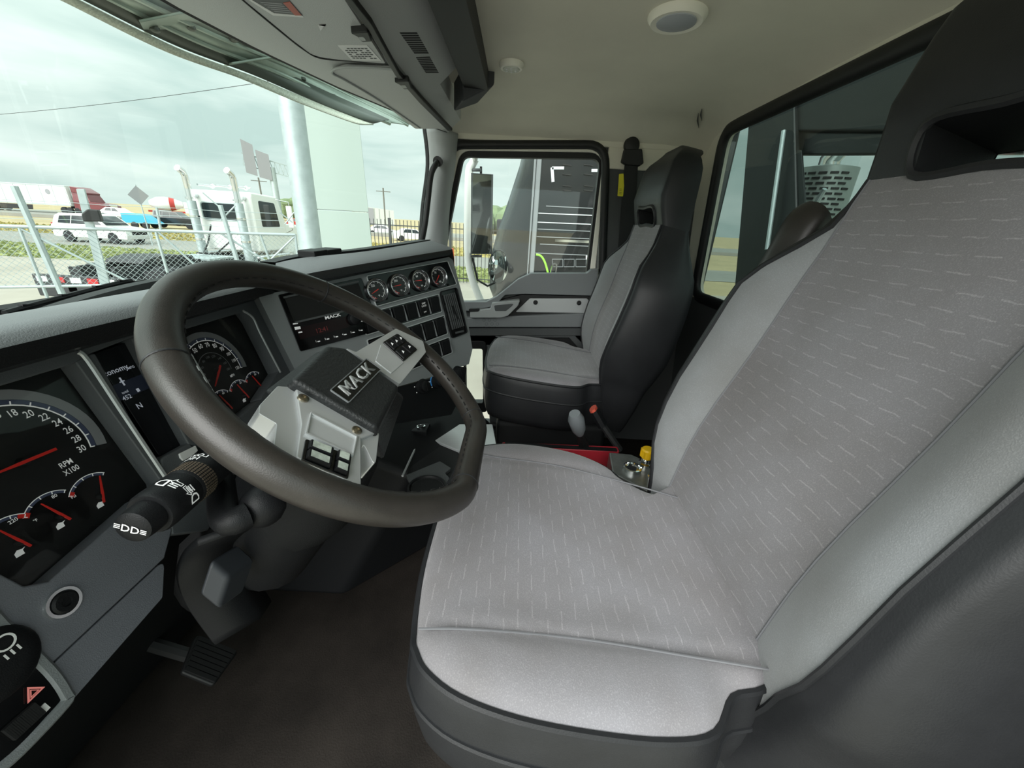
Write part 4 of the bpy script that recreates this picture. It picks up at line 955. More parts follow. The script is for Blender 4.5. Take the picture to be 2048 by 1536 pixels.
# ================================================================== seats
seatc = cloth('seat_cloth_cushion', '#7d7c80', '#b4b3b6', 1)
backc = cloth('seat_cloth_back', '#757477', '#acabad', 2)
plainc = cloth('seat_cloth_plain', '#7f8284', '#a9acad', 2, dash=False)
threadm = M('seam_cloth', '#6c6d70', .95, spec=.1)
def make_seat(loc, name, label, group, kl=1.0, kb=1.0, lean=17, kw=1.0):
    t = thing(name, label, 'seat', loc, group); B = V(loc)
    near = [(-.19, .452), (-.214, .443), (-.236, .425), (-.258, .385), (-.273, .32), (-.279, .24), (-.278, .16), (-.266, .105), (-.228, .066), (-.215, .02)]
    out = [(0, .466), (-.10, .464)]+near+[(-.18, -.03), (-.08, -.045), (.08, -.045), (.18, -.03)]+[(-x, y) for x, y in (near if kl < 1 else near[:5]+[(-.272, .24), (-.258, .18), (-.225, .125), (-.18, .085), (-.15, .03)])[::-1]]+[(.10, .464)]
    out = [(x*kw, y*kl if y > 0 else y) for x, y in out]
    O = [(p.x, p.y) for p in spline([(x, y, 0) for x, y in out], 4, True)]
    cx, cy = 0.0, .21*kl
    def H(x, y):
        z = .545+.028*smooth(0, .45, y)
        z += .010*smooth(.13, .24, abs(x))
        z -= .004*math.exp(-((abs(x)-.185)/.008)**2)
        return z
    def ringpts(s, dz):
        return [V((cx+(x-cx)*s, cy+(y-cy)*s, H(cx+(x-cx)*s, cy+(y-cy)*s)+dz)) + B for x, y in O]
    m = MB(); rr = [ringpts(s, dz) for s, dz in [(.02, 0), (.1, 0)]+[(.1+.03*i, 0) for i in range(1, 23)]+[(.79, 0), (.82, -.001), (.855, -.002), (.89, -.004), (.92, -.007), (.94, -.010), (.96, -.015), (.975, -.020)]]
    m.grid(rr, True); m.add(rr[0], [tuple(range(len(O)))])
    cush = m.build('cushion', seatc, t, smooth=70)
    prof = [(.972, -.020), (.99, -.030), (1.0, -.045), (1.012, -.075), (1.012, -.12), (.99, -.165), (.955, -.19), (.90, -.20)]
    MB().grid([ringpts(s, dz) for s, dz in prof], True).build('cushion_skirt', vinyl, t, smooth=70)
    pip = ringpts(.985, -.022)
    MB().tube(pip, .0045, 6, True).build('piping', vinyl, t)
    MB().tube(ringpts(1.014, -.085), .0035, 6, True).build('welt', vinyl, t)
    def onc(x, y): return V((x, y, H(x, y)+.0012))+B
    for sgn in (-1, 1):
        pts = spline([onc(sgn*.195*kw, .44*kl), onc(sgn*.188*kw, .37*kl), onc(sgn*.185*kw, .24*kl), onc((-.195 if sgn < 0 else .155)*kw, .10), onc((-.205 if sgn < 0 else .12)*kw, .0)], 6)
        MB().tube(pts, .0016, 6).build('seam', threadm, cush)
    # ---- backrest
    ln = math.radians(lean); bt = V((0, -math.sin(ln), math.cos(ln))); bn = V((0, math.cos(ln), math.sin(ln)))
    O3 = B+V((0, .0, .545))
    WT = [(-.22, .19), (-.16, .212), (-.10, .232), (-.05, .245), (0, .255), (.05, .272), (.12, .288), (.22, .302), (.34, .305), (.41, .292), (.47, .255), (.53, .212), (.58, .184), (.63, .172), (.70, .174), (.78, .174), (.82, .163), (.85, .135), (.868, .09)]
    TT = [-.22, -.16, -.10, -.07, -.03, 0, .02, .05, .09, .14, .20, .26, .32, .37, .41, .45, .49, .53, .565, .60, .655, .69, .73, .77, .80, .825, .845, .86, .868]
    def wt(tq): return interp(WT, tq)
    def xs(tq): return min(.160, wt(tq)-.022)
    def xe(tq): return max(xs(tq)+.003, min(.256, wt(tq)-.042))
    def X(sg, x, tq):
        a = xs(tq); return sg*(x+(.034*(1-smooth(.05, .22, tq)) if sg < 0 and kl == 1 else 0)*max(0, (x-a)/(wt(tq)-a)))
    def dep(x, tq):
        a = abs(x); w_ = wt(tq)
        d = .022*math.exp(-((tq-.15)/.13)**2)*(1-.5*smooth(.05, .2, a))
        d += .045*smooth(.13, .23, a)*(1-smooth(.40, .58, tq))*smooth(-.12, .1, tq)
        d -= .004*math.exp(-((a-xs(tq))/.007)**2)*(1-smooth(.5, .56, tq))
        d += .035*smooth(.60, .69, tq)*(1-smooth(.80, .868, tq)*.9)
        r_ = max(0, (a-xe(tq))/max(.01, w_-xe(tq))); d -= .006*r_+.054*max(0, (r_-.45)/.55)**2
        d -= .02*(1-smooth(-.22, -.08, tq))
        return d
    def thick(tq): return interp([(0, .13), (.15, .15), (.45, .13), (.6, .085), (.8, .055), (.868, .03)], tq)
    def pt(x, tq, d): return O3+V((x*kw, 0, 0))+bt*(tq*kb)+bn*d
    cols = [.0, .03, .06, .09, .12]
    hole = (TT.index(.60), 3)       # rows .60-.655, |x| < .09
    def rowx(tq, kind):
        a, e, w_ = xs(tq), xe(tq), wt(tq)
        if kind == 'c': h = [x*min(1, a/.145) for x in cols]+[a]; return [-x for x in h[:0:-1]]+h
        if kind == 'b': return [lerp(a, e, k/5) for k in range(6)]
        if kind == 'v': return [lerp(e, w_, k/6) for k in range(7)]
    iH = TT.index(.60)
    def skiphole(off):
        return lambda i, j: (i+off) == iH and 2 <= j <= 7
    def cx_(tq, k): return rowx(tq, 'c')
    body = TT[:iH+1]; head = TT[iH:]
    g = [[pt(x, tq, dep(x, tq)) for x in rowx(tq, 'c')] for tq in body]
    back = MB().grid(g).build('backrest', backc, t, smooth=70)
    for sgn in (-1, 1):
        MB().grid([[pt(X(sgn, x, tq), tq, dep(x, tq)) for x in rowx(tq, 'b')] for tq in body]).build('back_bolster', plainc, t, smooth=70)
        MB().tube([pt(sgn*xs(tq), tq, dep(xs(tq), tq)+.001) for tq in body], .0016, 6).build('seam', threadm, back)
        rows = []
        for tq in body:
            w_ = wt(tq); th = thick(tq); d0 = dep(w_, tq)
            r = [pt(X(sgn, x, tq), tq, dep(x, tq)) for x in rowx(tq, 'v')]
            r += [pt(X(sgn, w_+.004, tq), tq, lerp(d0, -th, .35)), pt(X(sgn, w_+.003, tq), tq, lerp(d0, -th, .75)), pt(X(sgn, w_-.008, tq), tq, lerp(d0, -th, .95)), pt(sgn*(w_-.03), tq, -th), pt(0, tq, -th-.012)]
            rows.append(r)
        MB().grid(rows).build('side_panel', vinyl, t, smooth=60)
        MB().tube([pt(X(sgn, xe(tq), tq), tq, dep(xe(tq), tq)+.001) for tq in body], .0035, 6).build('piping', vinyl, t)
    # headrest, with the slot through it
    rows = []
    for tq in head:
        w_ = wt(tq); th = thick(tq)
        f = rowx(tq, 'c')+[lerp(xs(tq), w_, k/4) for k in (1, 2, 3, 4)]
        f = [-lerp(xs(tq), w_, k/4) for k in (4, 3, 2, 1)]+f
        fr_ = [pt(x, tq, dep(x, tq)) for x in f]; bk = [pt(x*.97, tq, -th-.01*(1-(abs(x)/w_)**2)) for x in f[::-1]]
        rows.append(fr_+bk)
    nf = len(rows[0])//2
    def sk(i, j):
        if i != 0: return False
        return 6 <= j <= 11 or nf+6 <= j <= nf+11
    hm = MB().grid(rows, True, sk); hm.add(rows[-1], [tuple(range(len(rows[-1])))])
    hd = hm.build('headrest', vinyl, t, smooth=60)
    t0, t1 = .60, .655
    lo = [pt(x, t0, dep(x, t0)) for x in (-.09, .09)]; hi = [pt(x, t1, dep(x, t1)) for x in (-.09, .09)]
    lb = [pt(x*.97, t0, -thick(t0)-.005) for x in (-.09, .09)]; hb = [pt(x*.97, t1, -thick(t1)-.005) for x in (-.09, .09)]
    MB().add(lo+hi+lb+hb, [(0, 1, 5, 4), (2, 3, 7, 6), (0, 2, 6, 4), (1, 3, 7, 5)]).build('belt_slot', blackpl, hd, smooth=0)
    loop = spline([lo[0], (lo[0]+lo[1])/2, lo[1], hi[1], (hi[0]+hi[1])/2+bn*.004, hi[0]], 5, True)
    MB().tube(loop, .006, 6, True).build('slot_rim', vinyl, hd)
    MB().hexa([pt(-.012, .59, -.09), pt(.012, .59, -.09), pt(.012, .665, -.09), pt(-.012, .665, -.09)], [pt(-.012, .59, -.08), pt(.012, .59, -.08), pt(.012, .665, -.08), pt(-.012, .665, -.08)]).build('slot_bracket', dkgrey, hd)
    # base
    MB().box(tuple(B+V((-.22, -.02, .27))), tuple(B+V((.22, .38, .375)))).build('seat_pan', blacksoft, t, bevel=.02)
    MB().box(tuple(B+V((-.19, .02, .005))), tuple(B+V((.19, .33, .28)))).build('pedestal', blackpl, t, bevel=.015)
    return t
seat1 = make_seat((-.375, -.345, 0), 'driver_seat', 'large worn grey cloth seat with black vinyl edges nearest the camera, under the steering wheel', 'cab seats')

seat2 = make_seat((.565, -.33, 0), 'passenger_seat', 'smaller grey and black passenger seat beside the far door', 'cab seats', .94, .862, 11.5, .95)
# ================================================================== floor, tunnel, controls between the seats
fl = thing('knee_panel', 'black panel below the dashboard around the pedals', 'panel', (-.3, .6, .3))
MB().hexa([V((-.80, .62, .50)), V((-.12, .60, .55)), V((-.12, .66, .62)), V((-.80, .66, .62))], [V((-.80, .85, .0)), V((-.12, .80, .0)), V((-.12, .90, .0)), V((-.80, .90, .0))]).build('firewall_cover', blacksoft, fl, bevel=.02)
tun = thing('centre_console', 'black centre console with cup holders between steering wheel and passenger side', 'console', (.08, .3, 0))
MB().hexa([V((-.09, .46, 0)), V((.30, .06, 0)), V((.42, .50, 0)), V((-.09, .75, 0))], [V((-.06, .24, .42)), V((.27, .06, .42)), V((.36, .42, .56)), V((-.06, .60, .56))]).build('body', blackpl, tun, bevel=.02)
CF = Fr((.08, .25, .435), (1, 0, 0), (0, 1, 0))
def cpn(name, pts, mat, d0, d1, r=.004, bev=.002, par=tun): return MB().prism(CF, rpoly(CF.poly(pts, d1), r), d0, d1).build(name, mat, par, bevel=bev)
cpn('tray_floor', [(812, 952), (842, 870), (930, 830), (990, 860), (985, 1000), (870, 1010)], rubber, -.02, -.005)
tp_ = cpn('silver_plate', [(838, 868), (862, 848), (985, 848), (995, 900), (990, 920), (930, 918), (916, 900)], silver, -.005, .004)
cpn('silver_plate', [(812, 950), (880, 922), (902, 936), (890, 946), (905, 962), (925, 952), (925, 990), (860, 1000), (835, 990)], dkgrey, -.005, .004)
MB().tube([CF.p(*CF.px(805, 952, .006), .006), CF.p(*CF.px(842, 872, .006), .006)], .003, 6).build('edge_strip', silver, tun)
x, y = CF.px(854, 976, .005); MB().lathe(CF.at(x, y, .004), [(.046, -.002), (.046, .005), (.041, .006), (.040, .002), (.039, -.008)], 32).build('cup_holder_ring', rubber, tun); MB().lathe(CF.at(x, y, .0045), [(.039, -.002), (.038, .0005), (.003, .0006)], 28).build('cup_holder_well', rubber, tun)
bxx = CF.px(842, 854, .03); cb = MB().prism(CF, rpoly(rect(bxx[0], bxx[1], .05, .045), .004), .0, .03).build('button_housing', blackpl, tun, bevel=.004)
MB().lathe(CF.at(bxx[0], bxx[1], .03), [(.0125, 0), (.0125, .003), (.010, .0035), (.009, .001)], 18).build('button_ring', chrome, cb); MB().lathe(CF.at(bxx[0], bxx[1], .03), [(.008, 0), (.007, .003), (.002, .0035)], 14).build('button', rubber, cb)
# red box between the seats
redm = M('red_plastic', '#a32430', .45)
rbx = thing('red_toolbox', 'red box edge on the floor behind the driver seat cushion', 'box', (.12, -.08, .2))
r0, r1 = onz(1003, 893, .40), onz(1240, 902, .40)
MB().hexa([V((r0.x, r0.y, .20)), V((r1.x, r1.y, .20)), V((r1.x+.03, r1.y, .20)), V((r0.x+.03, r0.y, .20))], [V((r0.x, r0.y, .40)), V((r1.x, r1.y, .40)), V((r1.x+.03, r1.y, .40)), V((r0.x+.03, r0.y, .40))]).build('box_body', redm, rbx, bevel=.006)
MB().box((r0.x+.008, r1.y+.01, .40), (r0.x+.022, r0.y-.01, .404)).build('lid_insert', blackpl, rbx)
MB().box((r0.x+.005, r1.y+.02, .001), (r0.x+.025, r0.y-.02, .20)).build('stand', blacksoft, rbx)
# lever
lv = thing('control_lever', 'black lever with grey knob standing between the seats', 'lever', onz(1165, 885, .42))
k0, k1, k2 = onz(1168, 892, .40), onz(1160, 868, .46), onz(1152, 838, .52)
MB().tube([k0, k1], [.016, .012], 10).build('boot', rubber, lv)
MB().tube([k1, k1.lerp(k2, .35), k2+V((0, 0, .0)), k2+(k2-k1)*.35], [.012, .021, .024, .016], 14).build('knob', M('knob_grey', '#6e7376', .45), lv, smooth=60)
# buckle
bk = thing('belt_buckle', 'black seat belt buckle with red release button beside the passenger seat', 'buckle', onx(1188, 822, .24))
q0, q1, q2 = onx(1188, 820, .22), onx(1205, 850, .21), onx(1240, 900, .19)
MB().tube([q2, q1], .010, 8, sx=1.6).build('strap', web, bk); MB().tube([q1, q0], .022, 8, sx=1.2, sy=.7).build('buckle_body', blackpl, bk, smooth=30)
d = (q0-q1).normalized(); MB().tube([q0-d*.004, q0+d*.008], .020, 8, sx=1.2, sy=.6).build('release_button', M('buckle_red', '#c4513f', .45), bk, smooth=30)
# valve plate with yellow knob
vp = thing('valve_panel', 'grey metal plate with air valves beside the driver seat', 'control panel', onz(1285, 950, .43))
VP = Fr(onz(1285, 955, .44), (1, 0, 0), (0, 1, 0)); plm = M('plate_steel', '#7b7d7b', .4, metal=.6, var=(30, .2))
MB().prism(VP, rpoly(VP.poly([(1218, 904), (1262, 908), (1300, 925), (1328, 985), (1296, 982), (1225, 945)]), .006), -.05, 0).build('plate', plm, vp, bevel=.004)
x, y = VP.px(1290, 930); ykm = M('knob_yellow', '#e2b312', .4)
kf = VP.at(x, y, 0); MB().lathe(kf, [(.019, 0), (.019, .008), (.013, .010), (.012, .022)], 18).build('valve_collar', chrome, vp)
kb_ = MB().lathe(kf, [(.012, .02), (.012, .026), (.018, .028), (.018, .048), (.015, .052), (.004, .053)], 16).build('yellow_knob', ykm, vp, smooth=30)
for k in range(8): a = k*math.pi/4; MB().bar(kf.p(.0175*math.cos(a), .0175*math.sin(a), .029), kf.p(.0175*math.cos(a), .0175*math.sin(a), .047), .004, .004).build('knob_flute', ykm, kb_)
x, y = VP.px(1264, 940); gf = VP.at(x, y, 0); MB().lathe(gf, [(.024, 0), (.024, .010), (.020, .011), (.019, .006), (.003, .006)], 24).build('small_gauge', chrome, vp, smooth=30)
x, y = VP.px(1303, 955); gf = VP.at(x, y, 0); MB().lathe(gf, [(.011, 0), (.011, .004), (.007, .005), (.007, .018)], 6).build('nut', chrome, vp, smooth=20); MB().lathe(gf, [(.006, .018), (.008, .026), (.012, .030), (.011, .038), (.003, .039)], 14).build('toggle', rubber, vp)
# pedals and floor cover
ped = thing('accelerator_pedal', 'ribbed black accelerator pedal on the floor under the dashboard', 'pedal', onz(420, 1330, .08))
PF_ = Fr(onz(425, 1320, .10), (1, 0, 0), (0, .75, .65)); 
pp_ = MB().prism(PF_, rpoly(PF_.poly([(392, 1268), (478, 1302), (428, 1372), (362, 1345)]), .008), -.012, 0).build('pad', rubber, ped, bevel=.004)
q = PF_.poly([(392, 1268), (478, 1302), (428, 1372), (362, 1345)])
for i in range(7): MB().bar(PF_.p(*bil(q, .06, (i+.7)/7.6), .002), PF_.p(*bil(q, .94, (i+.7)/7.6), .002), .008, .006, up=PF_.n).build('rib', rubber, pp_)
MB().tube([PF_.p(0, 0, -.01), V((PF_.o.x, .80, .16))], .014, 8).build('arm', rubber, ped)
# armrest folded up beside the driver seat
ar = thing('armrest', 'black leather armrest folded upright on the far side of the driver seat', 'armrest', (-.05, -.45, .55))
pts = [onx(u, v, -.065) for u, v in ((1395, 735), (1440, 655), (1490, 570), (1530, 500), (1565, 440), (1590, 422))]
P = spline(pts, 5); off = V((0, -.05, -.0))
MB().tube([p+V((0, -.045, -.005)) for p in P], [.040 if 0 < i < len(P)-2 else (.03 if i == 0 else .022) for i in range(len(P))], 14, sx=.8, sy=1.15).build('pad', leather, ar, smooth=70)
MB().tube([p+V((-.033, -.04, 0)) for p in P[2:-3]], .002, 6).build('seam', vinyl, ar)
# ================================================================== outside
G = -1.5
def az(u, r, z=G):
    """a point on the level of z, r metres away, in the direction of image column u at the horizon"""
    d = ray(u, 449+.057*(u-1042)); d.z = 0; d.normalize(); p = CAM+d*r; p.z = z; return p
conc = M('yard_concrete', '#a09a8e', .85, bump=(2, .1), var=(.7, .10)); asph = M('road_asphalt', '#87867f', .9, var=(.4, .08)); tan_ = M('dry_field', '#a59672', .95, var=(.15, .15))
def gband(name, x0, x1, mat, z, y0=-120, y1=260):
    o = MB().add([V((x0, y0, z)), V((x1, y0, z)), V((x1, y1, z)), V((x0, y1, z))], [(0, 1, 2, 3)]).build(name, mat, smooth=0); return struct(o)
MB_g = gband('ground', -200, 900, tan_, G-.03, -600, 900)
gband('yard', -60, 17.2, conc, G-.01); gband('road', 23.2, 31.0, asph, G-.01); hw = struct(MB().box((57, -120, G-.02), (76, 260, G+.4)).build('highway', asph, smooth=0))
# grass: short blades in tufts along the strips in view
grassg = M('grass_green', '#8b9360', .9, var=(.5, .25)); grassy = M('grass_dry', '#a0955c', .9, var=(.4, .25))
def grass(name, x0, x1, y0, y1, n, h, mat, label):
    m = MB(); vs = []; fs = []
    # turf sheet under the blades
    vs += [V((x0, y0, G)), V((x1, y0, G)), V((x1, y1, G)), V((x0, y1, G))]; fs.append((0, 1, 2, 3))
    for i in range(n):
        x = random.uniform(x0, x1); y = random.uniform(y0, y1); a = random.uniform(0, math.pi); w = random.uniform(.10, .22); hh = h*random.uniform(.5, 1.1)
        c, s = math.cos(a)*w, math.sin(a)*w; k = len(vs); vs += [V((x-c, y-s, G)), V((x+c, y+s, G)), V((x+c*.2+random.uniform(-.05, .05), y+s*.2, G+hh))]; fs.append((k, k+1, k+2))
    o = m.add(vs, fs).build(name, mat, smooth=0); o['kind'] = 'stuff'; return tag(o, label, 'grass')
grass('green_grass', 17.2, 23.2, -6, 60, 9000, .10, grassg, 'short green grass strip just beyond the fences')
grass('dry_grass', 31.0, 41, -10, 90, 9000, .16, grassy, 'yellowish dry grass between the two roads')
# ---- chain-link gate
galv = M('galvanised_steel', '#a9b5b6', .5, metal=.35, var=(6, .1))
P0 = onz(0, 452, .6); P1 = onz(590, 470, .6)
FE = Fr(P0, V((P1.x-P0.x, P1.y-P0.y, 0)), (0, 0, 1)); FL = (P1-P0).length
fence = thing('chain_link_gate', 'galvanised chain-link gate with diagonal braces and barbed wire in front of the white truck', 'gate', (P0.x, P0.y, G))
def fpt(u, v): return FE.px(u, v)
def ftube(name, pts, r, par=fence, raw=False):
    return MB().tube([FE.p(*(q if raw else fpt(*q)), 0) for q in pts], r, 8).build(name, galv, par)
bz0 = fpt(0, 574)[1]
ftube('top_rail', [(-1.2, .0), (FL, .0)], .028, raw=True); ftube('bottom_rail', [(-1.2, bz0), (FL, bz0-.02)], .024, raw=True)
ftube('frame_post', [(590, 468), (600, 545)], .026)
for a, b in (((38, 455), (100, 608)), ((310, 458), (335, 545)), ((520, 468), (548, 545))): ftube('stile', [a, b], .022)
for a, b in (((40, 457), (270, 570)), ((312, 460), (395, 535)), ((440, 466), (545, 530)), ((588, 474), (530, 530))): ftube('brace', [a, b], .018)
# tall posts
tp = ftube('tall_post', [(28, 372), (135, 612)], .045)
ftube('tall_post', [(313, 415), (322, 462)], .02); ftube('tall_post', [(440, 410), (480, 540)], .04)
q = [fpt(u, v) for u, v in ((152, 378), (168, 378), (225, 590), (205, 590))]
MB().prism(FE, q, -.06, .0).build('flat_post', galv, fence, bevel=.004)
bx = [fpt(u, v) for u, v in ((168, 428), (180, 418), (202, 420), (209, 443), (172, 443))]
MB().prism(FE, bx, .01, .14).build('gate_motor', rubber, fence, bevel=.02)
for (a, b) in (((440, 415), (405, 385)), ((442, 440), (470, 412)), ((585, 445), (560, 425)), ((570, 448), (588, 425))): ftube('barb_arm', [a, b], .012)
wm = MB()
for k in range(3):
    dz = .12+.13*k; wm.tube([FE.p(-1.2+i*.5, dz+.01*math.sin(i*2.1), .02) for i in range(int((FL+1.2)/.5)+1)], .004, 4)
wm.build('barbed_wire', galv, fence, kind='stuff')
wm = MB(); pitch = .085; H = -bz0
x = -1.2-H
while x < FL:
    for s in (1, -1):
        a0, a1 = (x, x+H) if s == 1 else (x+H, x)
        za, zb = 0.0, bz0
        # clip to the frame
        t0, t1 = 0.0, 1.0
        for lo, hi in ((-1.2, FL),):
            for lim, sg in ((lo, 1), (hi, -1)):
                d = (a1-a0)*sg; e = (lim-a0)*sg
                if d > 0: t0 = max(t0, e/d)
                elif d < 0: t1 = min(t1, e/d)
        if t1 > t0: wm.tube([FE.p(lerp(a0, a1, t0), lerp(za, zb, t0), .004*s), FE.p(lerp(a0, a1, t1), lerp(za, zb, t1), .004*s)], .0032, 3, caps=False)
    x += pitch
wm.build('wire_mesh', galv, fence, kind='stuff')
# ---- iron picket fence along the yard edge
iron = M('iron_black', '#3a3d3d', .6)
FX = 16.8; zt = onx(960, 438, FX).z; 
pf = thing('picket_fence', 'black iron picket fence along the far edge of the yard', 'fence', (FX, 3, G))
zt = min(zt, .95)
pk = None
ys = [-2.2+.16*i for i in range(64)]
for y in ys:
    if pk is None:
        pk = MB().box((FX-.012, y-.012, G), (FX+.012, y+.012, zt)).build('picket', iron, pf); y00 = y
    else:
        c = pk.copy(); COL.objects.link(c); c.location = (0, y-y00, 0)
for z in (G+.18, zt-.22): MB().box((FX-.02, ys[0], z-.02), (FX+.02, ys[-1], z+.02)).build('rail', iron, pf)
for y in (-2.2, .4, 3.0, 5.6, 7.8): MB().box((FX-.05, y-.05, G), (FX+.05, y+.05, zt+.06)).build('post', iron, pf)
# ---- pole and pale pylon beyond the gate
pole = thing('steel_pole', 'thick galvanised steel pole in front of the pale pylon', 'pole', az(612, 8.8))
b = az(612, 8.8); MB().tube([b, b+V((0, 0, 9))], .20, 24).build('shaft', galv, pole); MB().tube([b+V((.0, .19, 0)), b+V((0, .19, 9))], .03, 8).build('conduit', galv, pole)
MB().lathe(Fr(b, (1, 0, 0), (0, 1, 0)), [(.32, 0), (.32, .03), (.22, .05)], 20).build('base_flange', galv, pole)
pyl = M('pylon_white', '#a9b6b0', .55)
py = thing('pylon_sign', 'tall pale panelled pylon standing behind the steel pole', 'pylon', az(668, 11.5))
b = az(668, 11.5); tdir = (b-CAM); tdir.z = 0; tdir.normalize(); PF = Fr(b, V((tdir.y, -tdir.x, 0)), (0, 0, 1))
zz = [0, 2.62, 5.6, 9.0]; z0 = 0
for z0, z1 in zip(zz, zz[1:]): MB().prism(PF, [(-.85, z0+.008), (.88-.02*z0, z0+.008), (.88-.02*z1, z1-.008), (-.85, z1-.008)], -.5, 0).build('panel', pyl, py, bevel=.01)
# ---- simple vehicles
tyre = M('tyre_rubber', '#26272a', .85); alloy = M('wheel_alloy', '#a8abad', .4, metal=.6); wglass = M('vehicle_glass', '#1d262a', .08); lampw = M('lamp_clear', '#dfe3e4', .15); lampr = M('lamp_red', '#b2262a', .3)
def wheel_at(fr, x, z, d, r, w, par):
    f = Fr(fr.p(x, z, d), fr.a, fr.b)
    t = MB().lathe(f, [(r*.62, -w/2), (r*.93, -w/2), (r, -w*.35), (r, w*.35), (r*.93, w/2), (r*.62, w/2)], 20).build('wheel', tyre, par, smooth=35)
    MB().lathe(f, [(r*.62, -w*.42), (r*.6, w*.42), (r*.3, w*.48), (r*.1, w*.46)], 14).build('rim', alloy, t)
def vehicle(name, label, cat, o, fwd, L, W, prof, cab, paint, wheels, wr, group=None, wins=(), extra=None, wd=None):
    """prof: body outline (x along, z up); cab: greenhouse outline; wins: side windows"""
    t = thing(name, label, cat, o, group); F_ = Fr(o, fwd, (0, 0, 1)); wd = wd or .22
    MB().prism(F_, rpoly(prof, .06, 3), -W/2, W/2).build('body', paint, t, bevel=.05)
    if cab:
        cb = rpoly(cab, .05, 3); n = len(cb); m = MB(); k = .80
        zb = min(p[1] for p in cb); zh = max(p[1] for p in cb)
        A = [F_.p(x, z, -W/2*lerp(.97, k, (z-zb)/(zh-zb))) for x, z in cb]; B_ = [F_.p(x, z, W/2*lerp(.97, k, (z-zb)/(zh-zb))) for x, z in cb]
        m.add(A+B_, [tuple(range(n)), tuple(range(2*n-1, n-1, -1))]+[(i, n+i, n+(i+1) % n, (i+1) % n) for i in range(n)])
        ro = m.build('cabin', paint, t, bevel=.03)
        for w_ in wins:
            for sg in (-1, 1):
                q = [F_.p(x, z, sg*(W/2*lerp(.97, k, (z-zb)/(zh-zb))+.012)) for x, z in w_]; q2 = [p-F_.n*sg*.03 for p in q]
                mm = MB(); nn = len(q); mm.add(q+q2, [tuple(range(nn)), tuple(range(2*nn-1, nn-1, -1))]+[(i, (i+1) % nn, nn+(i+1) % nn, nn+i) for i in range(nn)]); mm.build('window', wglass, ro, smooth=0)
    for x in wheels:
        for sg in (-1, 1): wheel_at(F_, x, wr, sg*(W/2-wd*.45), wr, wd, t)
    if extra: extra(t, F_)
    return t
wpaint = M('car_white', '#e4e6e2', .25, coat=.4); bpaint = M('car_black', '#222427', .2, coat=.5); mpaint = M('truck_maroon', '#6b2a30', .3, coat=.4); rpaint = M('car_red', '#b3342c', .3); blpaint = M('car_blue', '#3aa3c4', .4)
def suv_extra(t, F_):
    h = .95
    for s in (-1, 1):
        MB().prism(Fr(F_.p(2.36, .82, s*.72), F_.n, F_.b), rect(0, 0, .36, .14), -.02, .05).build('headlamp', lampw, t, bevel=.02)
        MB().prism(Fr(F_.p(-2.38, .98, s*.78), F_.n, F_.b), rect(0, 0, .2, .3), -.05, .03).build('tail_lamp', lampr, t, bevel=.02)
    MB().prism(Fr(F_.p(2.39, .68, 0), F_.n, F_.b), rect(0, 0, 1.1, .22), -.03, .03).build('grille', blackpl, t, bevel=.02)
    m = MB(); P = [(1.05, 1.10, .78), (1.05, 1.10, -.78), (.42, 1.62, -.68), (.42, 1.62, .68)]
    q = [F_.p(*p)+F_.a*.03+V((0, 0, .02)) for p in P]; m.add(q, [(0, 1, 2, 3)]); m.build('windshield', wglass, t, solid=.01)
suvp = [(-2.4, .30), (2.35, .30), (2.42, .55), (2.38, .86), (1.95, .98), (1.15, 1.06), (-2.30, 1.08), (-2.42, .9)]
suvc = [(-2.28, 1.04), (1.15, 1.04), (.42, 1.66), (-.4, 1.76), (-1.8, 1.72), (-2.1, 1.55)]
suvw = [[(-.05, 1.12), (.92, 1.12), (.40, 1.56), (-.05, 1.60)], [(-1.05, 1.12), (-.12, 1.12), (-.12, 1.61), (-.95, 1.60)], [(-1.9, 1.14), (-1.12, 1.12), (-1.02, 1.6), (-1.75, 1.56)]]
vehicle('suv', 'white suv driving on the road beyond the chain-link gate', 'car', V((26.2, 27.8, G)), (0, -1, 0), 4.8, 1.9, suvp, suvc, wpaint, (-1.45, 1.45), .36, None, suvw, suv_extra)
pkp = [(-2.8, .45), (2.75, .45), (2.8, .95), (2.6, 1.12), (1.3, 1.2), (-2.8, 1.2)]; pkc = [(-.9, 1.15), (1.3, 1.15), (.6, 1.82), (-.75, 1.86)]; pkw = [[(.0, 1.25), (1.05, 1.25), (.5, 1.72), (.0, 1.75)], [(-.75, 1.25), (-.1, 1.25), (-.1, 1.75), (-.65, 1.76)]]
vehicle('pickup', 'black pickup truck parked on the dry grass behind the suv', 'car', az(342, 64), (.3, -1, 0), 5.6, 2.0, pkp, pkc, bpaint, (-1.7, 1.75), .42, None, pkw)
vehicle('pickup', 'dark pickup with roof rack parked left of the black pickup', 'car', az(322, 74), (.3, -1, 0), 5.6, 2.0, pkp, pkc, M('car_grey', '#7d8688', .3), (-1.7, 1.75), .42, None, pkw)
o = thing('blue_trailer', 'bright blue tarp-covered trailer on the dry grass beyond the suv', 'trailer', az(277, 62)); F_ = Fr(az(277, 62), (.3, -1, 0), (0, 0, 1))
MB().prism(F_, [(-1.5, .5), (1.6, .5), (.3, 1.45), (-1.5, 1.5)], -.9, .9).build('cover', blpaint, o, bevel=.04)
for x in (-.5, .5):
    for s in (-1, 1): wheel_at(F_, x, .33, s*.85, .33, .2, o)
sedp = [(-2.3, .25), (2.3, .25), (2.32, .6), (1.2, .85), (-2.2, .95), (-2.32, .6)]; sedc = [(-1.9, .88), (1.2, .84), (.45, 1.36), (-1.0, 1.42)]; sedw = [[(-.1, .92), (.9, .9), (.40, 1.28), (-.1, 1.32)], [(-1.2, .95), (-.2, .93), (-.2, 1.32), (-.9, 1.33)]]
